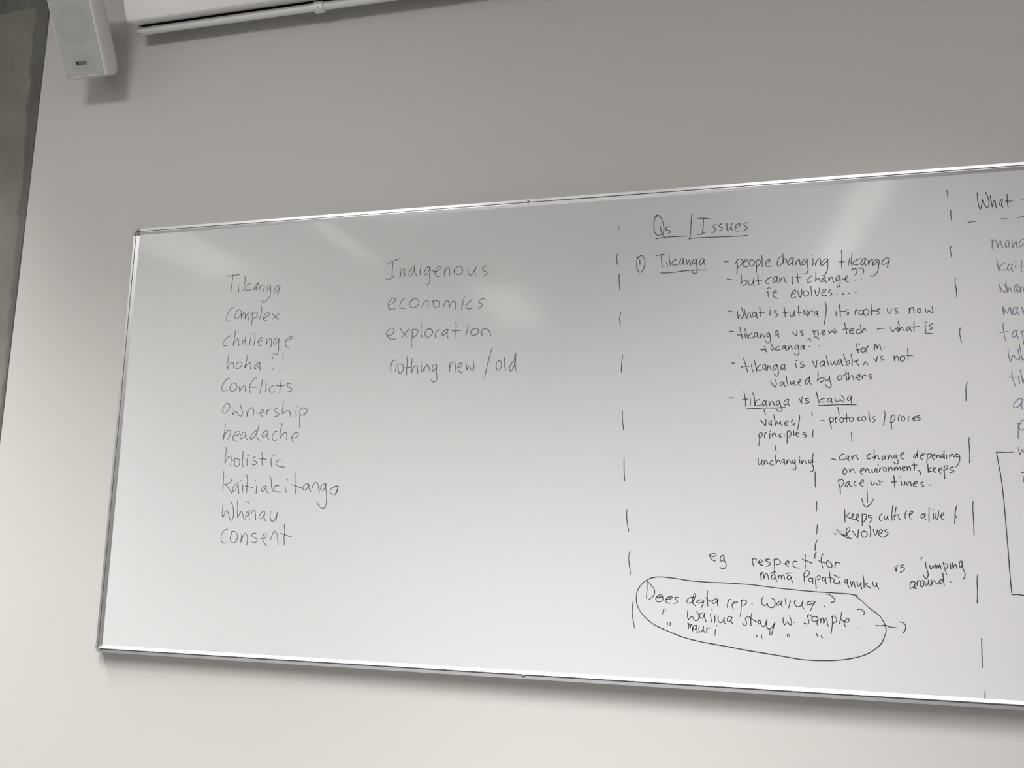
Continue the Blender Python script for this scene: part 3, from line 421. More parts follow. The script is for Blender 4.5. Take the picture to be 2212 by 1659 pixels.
k|now|20842 8668 20843 8589 20830 8546;20836 8574 20880 8675 20924 8689 20934 8625 20939 8541;21055 8651 21019 8637 21016 8582 21042 8557 21082 8579 21085 8634 21055 8651;21182 8645 21185 8582 21206 8550;21207 8553 21249 8595 21269 8594 21288 8554 21322 8540 21334 8615 21321 8682
k|tech|19440 8381 19456 8249 19475 8117;19396 8232 19455 8230 19513 8239;19532 8182 19591 8180 19626 8218 19601 8243 19564 8221 19531 8158 19558 8121 19627 8131;19752 8221 19708 8207 19677 8161 19682 8121 19725 8114 19769 8133;19779 8324 19786 8220 19805 8132;19806 8135 19846 8218 19875 8225 19887 8181
k|- |20136 8204 20191 8217 20292 8217
k|what|20424 8240 20432 8172 20465 8128;20465 8131 20526 8200 20547 8199 20558 8151 20586 8134 20586 8189 20557 8254;20593 8382 20601 8268 20608 8149;20608 8149 20648 8226 20676 8217 20686 8162 20714 8153;20833 8243 20782 8221 20750 8167 20770 8143 20815 8181 20840 8242;20839 8227 20835 8172 20861 8132;20924 8346 20917 8239 20912 8122;20881 8225 20959 8230 21032 8235
k|is|21160 8269 21150 8199 21154 8113;21150 8324 21205 8314;21305 8287 21248 8258 21239 8227 21300 8201 21291 8170 21234 8157;21131 8075 21214 8064 21308 8052
k|for|19737 7857 19713 7882 19675 7859 19678 7780 19701 7665;19650 7733 19705 7732 19760 7742;19815 7775 19771 7753 19767 7690 19809 7668 19841 7711 19836 7767 19808 7772;19903 7812 19871 7742 19863 7676;19872 7758 19918 7811
k|M.|20036 7752 20049 7713;20046 7721 20061 7814 20074 7861 20094 7813 20105 7750;20105 7750 20133 7820 20163 7835 20180 7763 20198 7708;20255 7769 20266 7767
k|vs|20021 7525 20050 7477 20076 7440;20076 7440 20088 7515 20112 7574;20212 7566 20176 7560 20166 7521 20222 7496 20221 7477 20161 7474
k|not|20450 7567 20456 7504 20460 7445;20460 7450 20479 7535 20523 7565 20542 7517 20544 7442;20629 7561 20585 7532 20585 7461 20621 7434 20670 7475 20680 7536 20636 7561;20752 7732 20751 7604 20742 7446;20700 7572 20763 7565 20847 7562
k|~tick|17574 6363 17595 6241
k|~tick|19191 6401 19216 6238
k|values/|17463 6111 17493 6122 17521 6071 17590 5984;17590 5984 17599 6070 17607 6149;17718 6116 17672 6085 17662 6022 17691 6014 17724 6085;17724 6100 17718 6038 17731 5982;17782 6249 17800 6115 17817 5989;17848 6099 17856 6028 17885 6020 17925 6098;17926 6106 17926 6035 17958 5996;18012 6042 18079 6057 18096 6096 18066 6100 18028 6066 18011 6019 18047 5987 18077 5999;18208 6123 18162 6095 18183 6056 18245 6040 18240 6016 18195 5993;18355 6221 18339 6093 18293 5883
k|principles|17429 5773 17444 5663 17420 5520;17428 5758 17453 5820 17498 5828 17511 5788 17479 5726 17446 5703;17572 5819 17556 5702;17558 5757 17579 5811 17603 5835;17679 5811 17672 5690;17686 5865 17696 5860;17733 5802 17733 5737;17733 5740 17766 5810 17795 5810 17806 5770 17815 5731;17926 5801 17883 5770 17889 5731 17933 5726;17995 5808 17993 5738;18063 5846 18058 5706 18050 5574;18056 5839 18109 5869 18148 5830 18141 5768 18103 5718;18201 5889 18210 5830 18207 5760;18252 5783 18297 5790 18306 5829 18269 5829 18252 5775 18280 5739 18316 5739;18467 5827 18422 5820 18407 5789 18479 5765 18478 5742 18440 5711
k|~tick|17784 5521 17805 5373
k|unchanging|17399 5219 17398 5110 17427 5079 17474 5149 17483 5196;17483 5188 17473 5118 17493 5076;17527 5172 17528 5087;17528 5095 17556 5172 17586 5172 17606 5118 17628 5095;17712 5180 17667 5149 17661 5087 17708 5075 17736 5095;17779 5301 17787 5195 17791 5100;17791 5103 17831 5195 17860 5188 17873 5141 17890 5115;17972 5211 17927 5188 17918 5141 17954 5137 17979 5195;17979 5195 17973 5141 17989 5090;18030 5188 18026 5103;18026 5106 18059 5187 18089 5195 18109 5149 18125 5118;18213 5195 18169 5187 18152 5134 18180 5111 18215 5172;18215 5180 18209 5087 18223 5011 18196 4962 18161 4988;18308 5203 18312 5126;18304 5260 18318 5249;18355 5172 18355 5103;18355 5106 18395 5180 18424 5180 18437 5134 18468 5095;18570 5192 18511 5187 18502 5134 18545 5126 18584 5180;18583 5172 18586 5072 18609 4996 18573 4932 18529 4935
k|~dash|18611 6285 18633 6280 18630 6207
k|~dash|18630 5888 18618 5726
k|~dash|18619 5356 18594 5256 18596 5137
k|~dash|18635 4928 18627 4753 18623 4578
k|~tick|19452 5812 19459 5620
k|- protocols|18818 6106 18904 6086;18998 6150 19017 6026 19033 5902;18994 6143 19031 6173 19081 6157 19083 6103 19033 6057 19018 6054;19132 6164 19122 6102 19138 6040;19127 6118 19161 6171 19190 6176;19262 6162 19224 6140 19225 6070 19263 6051 19301 6092 19297 6147 19262 6162;19367 6269 19369 6161 19364 6050;19325 6146 19376 6149 19419 6157;19470 6168 19433 6145 19437 6083 19479 6072 19517 6113 19498 6167 19470 6172;19656 6173 19604 6143 19609 6104 19652 6096;19734 6180 19690 6157 19695 6103 19736 6080 19776 6118 19769 6171 19734 6180;19846 6278 19854 6170 19863 6063;19968 6177 19925 6162 19916 6131 19971 6108 19970 6085 19925 6044
k|~/|20173 6312 20189 6227 20168 6105 20141 5976
k|proces|20305 6165 20304 6027 20313 5898;20310 6134 20335 6195 20378 6209 20396 6163 20370 6088 20319 6039 20284 6043;20503 6208 20458 6147 20461 6079;20564 6176 20523 6147 20520 6086 20557 6063 20595 6108 20584 6161 20561 6180;20689 6167 20659 6130 20670 6084;20755 6121 20804 6128 20827 6158 20799 6166 20762 6128 20760 6091 20815 6082;20911 6187 20862 6180 20847 6150 20914 6126 20906 6096 20849 6074
k|- can|19000 5220 19088 5200;19277 5319 19234 5322 19182 5281 19169 5220 19206 5194 19285 5209;19360 5281 19317 5273 19312 5220 19350 5220 19371 5273;19371 5265 19357 5212 19372 5174;19428 5281 19441 5200;19441 5205 19466 5273 19511 5306 19537 5273 19566 5200
k|change|19836 5325 19787 5318 19755 5257 19774 5215 19824 5220;19912 5426 19912 5302 19907 5200;19868 5257 19902 5242 19947 5287;19908 5219 19953 5280 19988 5280 19992 5227 20012 5209;20142 5279 20086 5272 20062 5219 20096 5204 20134 5264;20141 5272 20125 5234 20145 5204;20194 5287 20201 5209;20201 5212 20232 5279 20261 5294 20272 5242 20298 5219;20380 5309 20338 5302 20314 5249 20348 5234 20379 5294;20379 5287 20383 5197 20403 5152 20375 5099 20327 5114 20308 5144;20431 5301 20498 5309 20534 5339 20515 5364 20479 5339 20461 5271 20479 5219 20526 5208
k|depending|20795 5323 20746 5308 20722 5256 20749 5241 20794 5301;20818 5408 20801 5316 20804 5244;20868 5286 20923 5293 20952 5323 20919 5333 20883 5301 20865 5234 20897 5204;21001 5330 21002 5241 20981 5129;21003 5300 21048 5330 21096 5322 21079 5270 21028 5218;21100 5278 21148 5285 21163 5315 21136 5318 21106 5278 21107 5226 21138 5204;21185 5300 21189 5233;21189 5236 21217 5300 21244 5300 21250 5255 21271 5241;21340 5315 21298 5300 21285 5248 21314 5240 21345 5300;21355 5401 21346 5315 21351 5218;21393 5307 21391 5218;21453 5299 21457 5248;21457 5251 21495 5314 21524 5311 21539 5270 21552 5255;21649 5307 21590 5321 21574 5284 21605 5255 21647 5277;21655 5292 21655 5196 21622 5107 21568 5041
k|on|19267 4985 19229 4939 19233 4871 19275 4872 19314 4932 19295 4985 19253 4992;19371 4985 19377 4907;19377 4910 19409 4978 19451 4985 19463 4940 19486 4910
k|environment,|19598 4948 19654 4956 19678 4993 19650 5008 19613 4978 19593 4910 19629 4868;19705 4986 19697 4911;19697 4914 19733 4986 19762 4986 19773 4941 19799 4903;19835 4971 19856 4919 19891 4926 19917 5001;19948 4994 19946 4904;19970 5088 19984 5076;20008 5009 19997 4934;20003 4964 20029 5009 20072 5024;20113 5024 20083 4987 20094 4934 20136 4942 20140 5009 20113 5024;20190 5024 20192 4942;20192 4949 20225 5024 20253 5032 20269 4957;20308 5024 20311 4957;20311 4960 20350 5032 20370 5025 20373 4965;20374 4972 20412 5032 20432 5025 20438 4965;20472 4995 20521 5010 20530 5040 20496 5047 20472 5002 20490 4950 20532 4965;20572 5047 20573 4965;20574 4973 20612 5040 20639 5032 20645 4961;20722 5140 20727 5047 20717 4958;20677 5077 20732 5080 20784 5077;20799 4958 20839 4929 20841 4855
k|keeps|21000 5107 21001 5018 21005 4918;21076 5026 21027 4996 20998 4966 21030 4944 21071 4937;21101 4981 21149 4996 21151 5026 21117 5018 21103 4959 21144 4912;21214 4959 21270 4989 21272 5019 21234 5011 21220 4945 21257 4889;21328 5041 21326 4916 21326 4776;21327 5033 21370 5066 21403 5048 21378 4989 21309 4963;21510 5041 21455 5019 21445 4982 21511 4960 21516 4938 21427 4908
k|pace|19124 4682 19148 4592 19151 4517 19151 4427;19104 4712 19163 4750 19233 4728 19230 4668 19176 4592 19133 4584;19352 4714 19301 4683 19262 4608 19297 4593 19350 4669;19352 4699 19348 4631 19410 4591;19487 4714 19449 4677 19454 4624 19496 4624;19569 4662 19640 4693 19654 4738 19615 4738 19576 4670 19588 4625 19638 4598
k|w.|19803 4724 19814 4656 19840 4627;19840 4627 19884 4672 19913 4679 19938 4642 19980 4635 20000 4680 19971 4732;20019 4710 20046 4703
k|times.|20287 4838 20297 4719 20291 4630 20301 4553;20227 4701 20289 4701 20335 4712;20435 4720 20443 4623;20416 4821 20436 4794;20503 4705 20491 4624;20491 4631 20530 4705 20547 4646 20560 4624;20560 4631 20599 4713 20626 4706 20635 4620;20678 4662 20740 4670 20763 4707 20723 4714 20681 4662 20682 4610 20740 4606;20885 4700 20837 4692 20842 4655 20888 4634 20879 4601 20845 4607;21006 4639 21047 4639
k|down arrow|19714 4499 19711 4372 19710 4241;19593 4334 19621 4208 19674 4137 19724 4164 19791 4239 19844 4329
k|keeps|19223 4077 19222 3943 19214 3795;19332 4012 19277 3966 19258 3936 19301 3893 19357 3893;19357 3893 19403 3961 19397 3990 19367 3945 19377 3871 19432 3850;19432 3850 19506 3933 19502 3985 19466 3962 19454 3873 19496 3822;19584 3993 19579 3860 19572 3727;19599 3964 19649 3987 19675 3958 19657 3876 19604 3801;19773 3959 19717 3951 19708 3921 19783 3900 19781 3863 19732 3796
k|culture|19997 3992 19953 3954 19935 3880 19947 3844 19989 3852;20042 3948 20045 3882 20072 3861 20103 3927 20112 3957;20112 3957 20106 3898 20131 3854;20232 4179 20207 4046 20195 3914 20205 3851;20295 4143 20266 4003 20247 3863;20228 3944 20291 3967 20345 3990;20345 3990 20336 3909 20374 3858;20510 4072 20471 3991 20471 3889;20541 3985 20608 4008 20632 4060 20598 4059 20559 3993 20561 3912 20590 3888
k|alive|20872 4005 20811 3996 20787 3930 20812 3909 20856 3953 20882 4005;20881 3990 20867 3924 20887 3881;20967 4144 20952 3984 20947 3838;21042 4017 21040 3891;21041 4102 21049 4090;21076 4022 21080 3935 21107 3885 21139 3958 21156 4081;21180 3973 21234 3981 21251 4032 21224 4031 21194 3973 21203 3915 21241 3887
k|~dash|21519 4180 21496 4093 21473 3963 21458 3801
k|~tick|21470 4006 21505 3934
k|evolves|18971 3541 19018 3529;19182 3491 19243 3448 19251 3456;19241 3551 19301 3611 19311 3671 19262 3670 19230 3595 19247 3514 19292 3442 19345 3435;19367 3602 19409 3532 19460 3453;19463 3453 19478 3534 19491 3640;19594 3607 19551 3579 19547 3521 19586 3470 19643 3486 19667 3552 19635 3603 19594 3610;19715 3744 19742 3642 19726 3488;19797 3650 19811 3570 19836 3519 19862 3571 19887 3645;19893 3557 19945 3565 19989 3617 19970 3653 19928 3631 19903 3564 19921 3511 19962 3500;20087 3648 20039 3640 20043 3604 20097 3583 20088 3546 19999 3476
k|vs|20198 2846 20201 2796 20219 2746;20219 2746 20226 2825 20252 2886;20377 2894 20315 2878 20320 2842 20387 2830 20370 2772 20292 2730
k|jumping|20735 3012 20737 3048 20758 3063;20820 2971 20821 2885 20847 2772 20855 2687 20817 2617 20778 2642 20753 2698;20900 2902 20905 2845 20931 2824 20961 2882;20966 2897 20967 2868 20987 2876;21017 2920 21024 2820;21024 2827 21049 2899 21062 2900 21072 2850;21072 2850 21096 2915 21109 2908 21118 2837;21170 2967 21192 2854 21219 2710;21178 2946 21211 2939 21263 2927 21253 2877 21231 2848;21311 2949 21316 2829;21352 2972 21357 2844;21357 2847 21388 2916 21421 2924 21436 2854;21533 3012 21498 2990 21486 2912 21509 2863 21540 2920 21546 3005;21545 2991 21549 2864 21587 2752 21574 2667 21546 2631
k|around.|20558 2542 20503 2533 20474 2447 20488 2390 20551 2435 20590 2522 20544 2542;20589 2508 20565 2436 20605 2394 20536 2406;20632 2552 20615 2494 20632 2445;20623 2509 20639 2552 20667 2567;20727 2569 20692 2539 20686 2454 20718 2434 20755 2485 20746 2556 20720 2569;20781 2571 20789 2486 20807 2458 20844 2523 20855 2587;20855 2580 20857 2517 20884 2454;20909 2589 20915 2483;20913 2490 20947 2562 20974 2577 20991 2528 21033 2508;21136 2611 21088 2595 21058 2537 21083 2517 21133 2568 21150 2618;21151 2746 21150 2625 21160 2473;21281 2566 21293 2552
k|~dash|18607 3386 18568 3293 18555 3160
k|~dash|18578 3124 18543 3049 18543 2983
k|eg|16231 3015 16293 2968 16368 2977 16387 3016 16339 3033 16264 3020 16245 2982 16276 2907 16365 2867;16563 2998 16510 2989 16479 2927 16499 2864 16545 2884 16563 2982;16563 2990 16575 2885 16609 2795 16585 2719 16517 2705 16466 2723 16473 2731
k|respect|17190 2939 17195 2857 17217 2772;17194 2916 17220 2947 17271 2941 17277 2911;17305 2860 17385 2862 17409 2907 17366 2924 17331 2883 17348 2824 17424 2796;17563 2941 17490 2939 17489 2902 17575 2860 17573 2823 17492 2778;17665 2929 17666 2781 17665 2625;17657 2929 17716 2953 17787 2918 17807 2874 17770 2835 17704 2826;17857 2845 17943 2848 17984 2886 17961 2915 17916 2884 17907 2832 17970 2786;18154 2898 18104 2912 18066 2851 18099 2778 18191 2763;18340 3063 18329 2918 18327 2758;18271 2960 18369 2919 18481 2875
k|for|18738 3073 18710 3083 18678 2986 18679 2869 18701 2777;18623 2938 18688 2906 18751 2888;18831 2946 18780 2915 18797 2828 18859 2789 18895 2816 18884 2882 18830 2924;18970 2913 18955 2803;18961 2862 18998 2914 19061 2894
k|mama|17355 2623 17367 2549 17369 2479;17367 2534 17385 2638 17414 2632 17425 2551 17431 2499;17431 2506 17464 2611 17501 2620 17520 2554 17529 2484;17652 2602 17601 2578 17591 2511 17634 2498 17672 2551 17673 2588;17673 2566 17678 2514 17712 2453;17739 2590 17743 2509;17744 2546 17782 2599 17802 2563 17807 2504;17808 2533 17847 2601 17867 2565 17879 2499;17998 2598 17940 2574 17934 2515 17980 2502 18018 2555;18018 2569 18023 2511 18046 2438;17578 2622 17632 2653 17691 2660;17920 2628 17964 2646 18017 2647
k|Papatu|18297 2578 18294 2505 18305 2435;18297 2564 18293 2637 18338 2704 18402 2699 18407 2640 18347 2580 18304 2564;18481 2547 18410 2545 18386 2493 18421 2472 18472 2511 18481 2547;18472 2511 18475 2427;18546 2586 18533 2454 18541 2326;18560 2572 18604 2610 18638 2589 18621 2530 18579 2521;18750 2578 18687 2569 18674 2510 18711 2496 18749 2549;18750 2563 18744 2505 18755 2440;18833 2697 18842 2581 18846 2453;18793 2582 18862 2567 18938 2537;18938 2540 18914 2481 18955 2446 19004 2455 19044 2507;19044 2500 19044 2428;18915 2634 18963 2614 19031 2575
k|anuku|19211 2546 19162 2532 19145 2474 19172 2460 19210 2519;19203 2526 19199 2447 19230 2364;19265 2507 19275 2435 19286 2385;19287 2392 19313 2494 19334 2495 19344 2423 19362 2373;19403 2504 19406 2425 19439 2397 19478 2485;19486 2492 19477 2413 19492 2346;19535 2638 19542 2516 19539 2379;19616 2475 19574 2459 19599 2417 19679 2374;19727 2508 19730 2436 19770 2408 19809 2489;19809 2496 19805 2424 19840 2361
k|Does|14801 2350 14805 2201 14786 1972;14792 2380 14896 2280 14971 2176 14973 2085 14923 2007 14842 1948;15023 2019 15077 2058 15139 2061 15161 2016 15076 1998 15023 2011 14999 1965 15029 1905 15105 1908 15160 1948 15161 2016 15123 2037 15061 1990 15038 2004;15236 1966 15321 1977 15382 2009 15352 2031 15275 2013 15229 1958 15243 1898 15326 1879;15527 2012 15458 2020 15428 1996 15495 1938 15471 1892 15410 1878
k|data|15867 2035 15776 2024 15707 1961 15729 1902 15804 1913 15866 1982 15906 2089 15881 2125 15853 2057 15838 1966 15849 1892 15896 1846;16091 1976 16016 1988 15933 1947 15932 1918 15999 1913 16083 1946;16087 1946 16058 1870 16034 1810;16171 2191 16167 2024 16174 1849;16133 2037 16195 1980 16262 1956;16405 2010 16330 2015 16277 1946 16298 1909 16358 1941 16404 2003;16407 2003 16387 1913 16408 1844
k|rep.|16634 2011 16617 1922 16604 1840;16626 1981 16664 2020 16703 2007;16713 1933 16802 1944 16835 1972 16788 1980 16728 1926 16711 1866 16742 1811;16921 2008 16908 1830 16888 1645;16920 1985 16966 2024 17023 2004 17029 1953 16984 1907 16932 1897;17145 1942 17156 1940
k|ditto mark|15174 1738 15163 1684 15147 1631;15210 1754 15209 1686
k|ditto mark|15258 1448 15252 1373;15326 1459 15317 1384
k|Wairua|15725 1737 15710 1617 15735 1529;15735 1529 15797 1599 15827 1607 15848 1549 15893 1514 15953 1538 15970 1628 15920 1730;16076 1692 16009 1682 15985 1614 16006 1570 16059 1587 16098 1686;16099 1693 16093 1604 16131 1502;16225 1676 16237 1580 16245 1499;16257 1771 16272 1767;16313 1643 16326 1555 16309 1483;16319 1584 16328 1629 16350 1641;16402 1639 16392 1557 16428 1497 16487 1510 16534 1608;16534 1615 16527 1534 16549 1473;16689 1629 16631 1641 16592 1566 16613 1523 16672 1555 16704 1622;16703 1615 16680 1555 16714 1476
k|Mauri|15719 1469 15732 1395 15731 1328;15722 1454 15763 1411 15769 1352;15769 1352 15793 1435 15808 1413 15820 1273;15920 1411 15860 1401 15829 1340 15850 1304 15896 1343 15927 1404;15920 1396 15918 1314 15936 1241;15972 1391 15963 1317 15991 1266 16037 1298 16069 1380;16069 1403 16060 1336 16088 1263;16142 1354 16129 1258;16131 1317 16157 1362 16202 1364;16330 1341 16316 1208;16356 1430 16374 1416
k|stay|17069 1623 17034 1651 16996 1613 17015 1526 17006 1467 16962 1457 16927 1507;17146 1751 17113 1618 17110 1457;17070 1660 17155 1590 17241 1547;17308 1597 17270 1551 17275 1501 17312 1524 17337 1598;17336 1591 17326 1510 17367 1446 17419 1485 17460 1604;17460 1604 17449 1501 17460 1422 17510 1402 17569 1448 17630 1560;17630 1560 17589 1420 17548 1281 17512 1279 17516 1366
k|Wairua|17402 2106 17364 2046 17365 1958 17410 1908 17469 1940 17484 1970 17496 1904 17553 1870 17626 1895 17650 1969 17632 2056 17575 2076;17810 2019 17745 2017 17685 1956 17684 1926 17742 1943 17795 1997;17795 2011 17778 1945 17812 1888;17876 2073 17879 1963;17982 2033 17933 1875;18097 2052 18068 2036 18069 1971 18120 1912 18191 1932 18237 1992 18246 2050;18238 2035 18220 1948 18262 1869;18472 2044 18402 2042 18329 2003 18335 1967 18399 1976 18471 2008 18503 2038;18500 2024 18454 1957 18397 1839
k|?|18747 2207 18782 2215 18871 2161 18924 2098 18893 2046 18833 2037;18686 1951 18699 1930
k|w.|17810 1662 17807 1575 17832 1503;17832 1503 17885 1571 17907 1579 17926 1529 17968 1509 17985 1575 17948 1711;18030 1570 18041 1566
k|ditto mark|17235 1251 17219 1211;17329 1277 17338 1201
k|ditto mark|17886 1253 17881 1296 17917 1305 17929 1255
k|ditto mark|18504 1351 18520 1290;18593 1308 18619 1274 18604 1241
k|sample|18410 1717 18383 1752 18333 1735 18337 1670 18355 1599 18332 1548 18248 1565;18522 1707 18466 1719 18415 1674 18420 1631 18475 1611 18547 1651 18543 1701 18515 1714;18540 1636 18524 1592 18528 1535;18598 1681 18600 1581;18594 1595 18633 1697 18654 1684 18662 1569;18663 1577 18703 1686 18730 1673 18739 1573 18758 1516;18852 1743 18845 1592 18809 1369;18837 1720 18880 1744 18933 1696 18923 1624 18866 1593;19047 1833 19024 1714 18990 1584;19036 1679 19103 1625 19173 1635 19195 1679 19162 1706 19112 1661 19087 1588 19109 1529
k|?|19372 1900 19435 1914 19508 1870 19512 1820 19483 1784;19380 1516 19389 1509
k|~arrow|19738 1582 19826 1576 19922 1590 20028 1559 20149 1551;20217 1678 20290 1663 20334 1615 20329 1531 20284 1452
k|~dash|21816 11448 21830 11362 21827 11243
k|~dash|21869 10967 21861 10853 21864 10720
k|~dash|21812 10097 21791 10002 21812 9828
k|~dash|21854 9330 21839 9236 21852 9061 21853 8880
k|What|22446 11345 22446 11166 22457 11020 22485 10937;22485 10937 22520 11031 22544 11167;22544 11167 22565 11076 22613 10975 22656 10988 22677 11084 22659 11215 22620 11344;22711 11259 22720 11113 22735 10974;22735 10979 22783 11124 22805 11138 22805 11042 22818 10936;22950 11143 22914 11114 22890 11019 22906 10977 22935 11032 22954 11135;22949 11119 22934 11016 22952 10931;23062 11255 23052 11087 23058 10934;23015 11095 23090 11081 23188 11105
k|~-|23350 11093 23432 11086
k|~dash|22195 10622 22270 10651 22367 10650
k|~dash|22887 10674 22949 10674 23010 10673
k|~dash|23236 10681 23318 10691 23400 10693
p|mana|22666 10202 22671 10090 22655 9969;22662 10059 22698 10168 22734 10194 22757 10132 22772 10008;22772 10012 22811 10129 22848 10158 22848 10079 22869 9998 22907 9988;23031 10154 22977 10158 22930 10074 22938 10002 22988 10038 23028 10115;22996 10133 22995 10038 23028 9977;23075 10151 23072 10065 23085 9977;23086 9982 23128 10093 23158 10122 23160 10059 23161 9988 23186 9970;23323 10156 23261 10147 23215 10071 23216 10000 23257 10005 23317 10080
p|kait|22731 9735 22742 9580 22757 9414;22896 9642 22824 9591 22766 9532 22788 9475 22903 9464;23041 9586 22988 9597 22935 9522 22936 9459 22977 9457 23015 9517 23034 9579;23026 9564 23020 9486 23039 9422;23096 9560 23103 9481;23098 9661 23113 9645;23236 9661 23211 9522 23204 9397;23176 9536 23306 9532
p|whan|22738 9141 22749 9047 22746 8954;22741 9126 22768 9031 22829 8950 22868 9010 22860 9088 22844 9136;22875 9189 22885 9056 22890 8947;22890 8950 22939 9053 22958 9037 22965 8959;23106 9122 23056 9094 23029 9002 23045 8955 23084 9015 23109 9107;23095 9076 23089 8999 23104 8936;23148 9066 23144 8934;23145 8937 23180 9041 23207 9047 23222 8946
p|man|22766 8611 22769 8518 22782 8425;22782 8428 22792 8548 22776 8610;22776 8603 22811 8531 22853 8476;22853 8476 22895 8574 22917 8604 22923 8511 22936 8411;23064 8590 23010 8592 22965 8525 22959 8448 22997 8431 23044 8506 23067 8582;23055 8567 23049 8490 23070 8420;23148 8593 23159 8531 23168 8439;23168 8470 23215 8560
p|tap|22767 8233 22744 8226 22743 8088 22752 7950 22770 7835;22664 8022 22732 8035 22820 8047;23008 8063 22955 8057 22909 7990 22911 7922 22951 7920 22996 7987 23017 8055;23007 8040 23000 7957 23027 7879;23092 8052 23113 7952 23116 7831 23125 7739;23093 8037 23174 8049
p|Wh|22814 7625 22793 7614 22804 7492 22821 7371;22820 7363 22851 7415 22877 7498 22904 7501 22940 7443 23003 7403 23020 7455 23002 7562 22995 7638;23031 7765 23041 7636 23059 7439 23067 7379;23068 7386 23119 7453
p|tik|22837 7152 22834 7024 22857 6904 22875 6821;22760 7018 22840 7016 22912 7010;22960 7036 22960 6946 22974 6871;23002 7177 23020 7035 23034 6885;23073 6958 23038 6929 23066 6869
p|a|23011 6513 22947 6537 22856 6471 22810 6383 22813 6341 22865 6338 22936 6396 22996 6491;22981 6469 22967 6380 22977 6299
p|p|22875 5998 22860 5851 22849 5719 22847 5660;22902 5968 22947 6048 23014 6062;22884 5909 22892 5851 22931 5838 22992 5872
p|p|22858 5995 22901 5997 22901 5961 22874 5954;22866 5983 22880 5939 22862 5880
p|w|22833 5463 22834 5368 22855 5303;22856 5307 22903 5412 22911 5426 22931 5354
g|~t|22892 5107 22929 5092;22841 4916 22916 4922;22892 4832 22880 4717
k|~box|22723 5357 22604 5351 22395 5362;22395 5362 22416 5121 22444 4802 22457 4455 22460 4240 22461 3670 22461 3176 22456 2617 22462 2332;22462 2332 22575 2341 22726 2321
k|~dash|21931 6925 21894 6820 21883 6669 21874 6503
k|~dash|21881 5689 21864 5593 21867 5401 21845 5128
k|~dash|21870 8168 21852 8030 21874 7836
k|~dash|21854 4291 21840 4132 21835 3887 21824 3572
k|~dash|21836 2739 21811 2610 21806 2399 21779 2134
k|~dash|21808 1398 21796 1114 21782 812
k|~dash|21800 337 21785 197
k|~dash|14247 11100 14212 11066 14200 10981
k|~dash|14195 10395 14159 10276 14181 10093
k|~dash|14219 9850 14217 9657 14233 9429
k|~dash|14251 8857 14221 8716 14236 8503
k|~dash|14287 7764 14262 7567 14249 7336
k|~dash|14268 6384 14267 6191 14292 5919
k|~dash|14297 5246 14295 5012 14308 4701
k|~dash|14351 4009 14349 3780 14390 3510
k|~dash|14418 3047 14383 2885 14423 2512
k|~dash|14475 1879 14456 1616 14501 1284
k|~dash|18641 4254 18621 4036
k|~dash|18627 3725 18603 3519
k|oval ring|17719 2305 17414 2336 17123 2362 16830 2372 16534 2380 16161 2386 15785 2404 15482 2444 15176 2469 14991 2459 14851 2413 14711 2320 14600 2178 14555 2039 14558 1872 14625 1693 14762 1532 14974 1376 15307 1242 15607 1137 15979 1059 16494 989 17074 910 17663 844
k|oval ring|17719 2305 18094 2279 18518 2254 18939 2243 19217 2232 19402 2200;19353 2193 19485 2084 19615 1953 19799 1811 19874 1708 19922 1597 19936 1485 19894 1342 19818 1198 19675 1064 19479 949 19257 874 18980 817 18591 782 18200 782 17891 813 17663 844
s|~smudge|19039 3626 19069 3594 19098 3567
s|~smudge|19127 3535 19157 3520 19183 3509
t|~smudge|19074 3613 19126 3595 19195 3578
t|~smudge|19099 3581 19142 3563 19185 3546
k|~scribble|19127 3521 19157 3508 19193 3523 19152 3503 19201 3514 19213 3500 19169 3485 19204 3495 19228 3528
k|~speck|184 147 233 153
k|~speck|439 166 451 165
k|~speck|616 169 665 171
k|~speck|940 166 969 165
k|~speck|998 170 1023 168
k|~speck|1056 173 1085 173
k|~speck|1116 176 1143 174
k|~speck|146 526 151 513"""
WID = {'g': 0.00170, 'k': 0.00184, 'p': 0.00175, 's': 0.0042, 't': 0.0048}
MATS = {'g': m_inkg, 'k': m_inkk, 'p': m_inkp, 's': m_smg, 't': m_smt}
DEPTH = {'t': 0.00594, 's': 0.00592, 'g': 0.00589, 'k': 0.00589, 'p': 0.00589}
def smooth_path(P):
    if len(P) < 3: return P
    out = []
    for i in range(len(P) - 1):
        p0 = P[i - 1] if i else P[i]; p1 = P[i]; p2 = P[i + 1]; p3 = P[i + 2] if i + 2 < len(P) else p2
        L = (p2 - p1).length
        n_ = max(2, min(14, int(L / 0.0022)))
        for k in range(n_):
            t = k / n_
            # centripetal-like: tangents limited by the local chord
            m1 = (p2 - p0) * 0.5; m2 = (p3 - p1) * 0.5
            for m_ in (m1, m2):
                if m_.length > 1.3 * L: m_ *= 1.3 * L / m_.length
            h00 = 2 * t**3 - 3 * t**2 + 1; h10 = t**3 - 2 * t**2 + t; h01 = -2 * t**3 + 3 * t**2; h11 = t**3 - t**2
            out.append(p1 * h00 + m1 * h10 + p2 * h01 + m2 * h11)
    out.append(P[-1]); return out
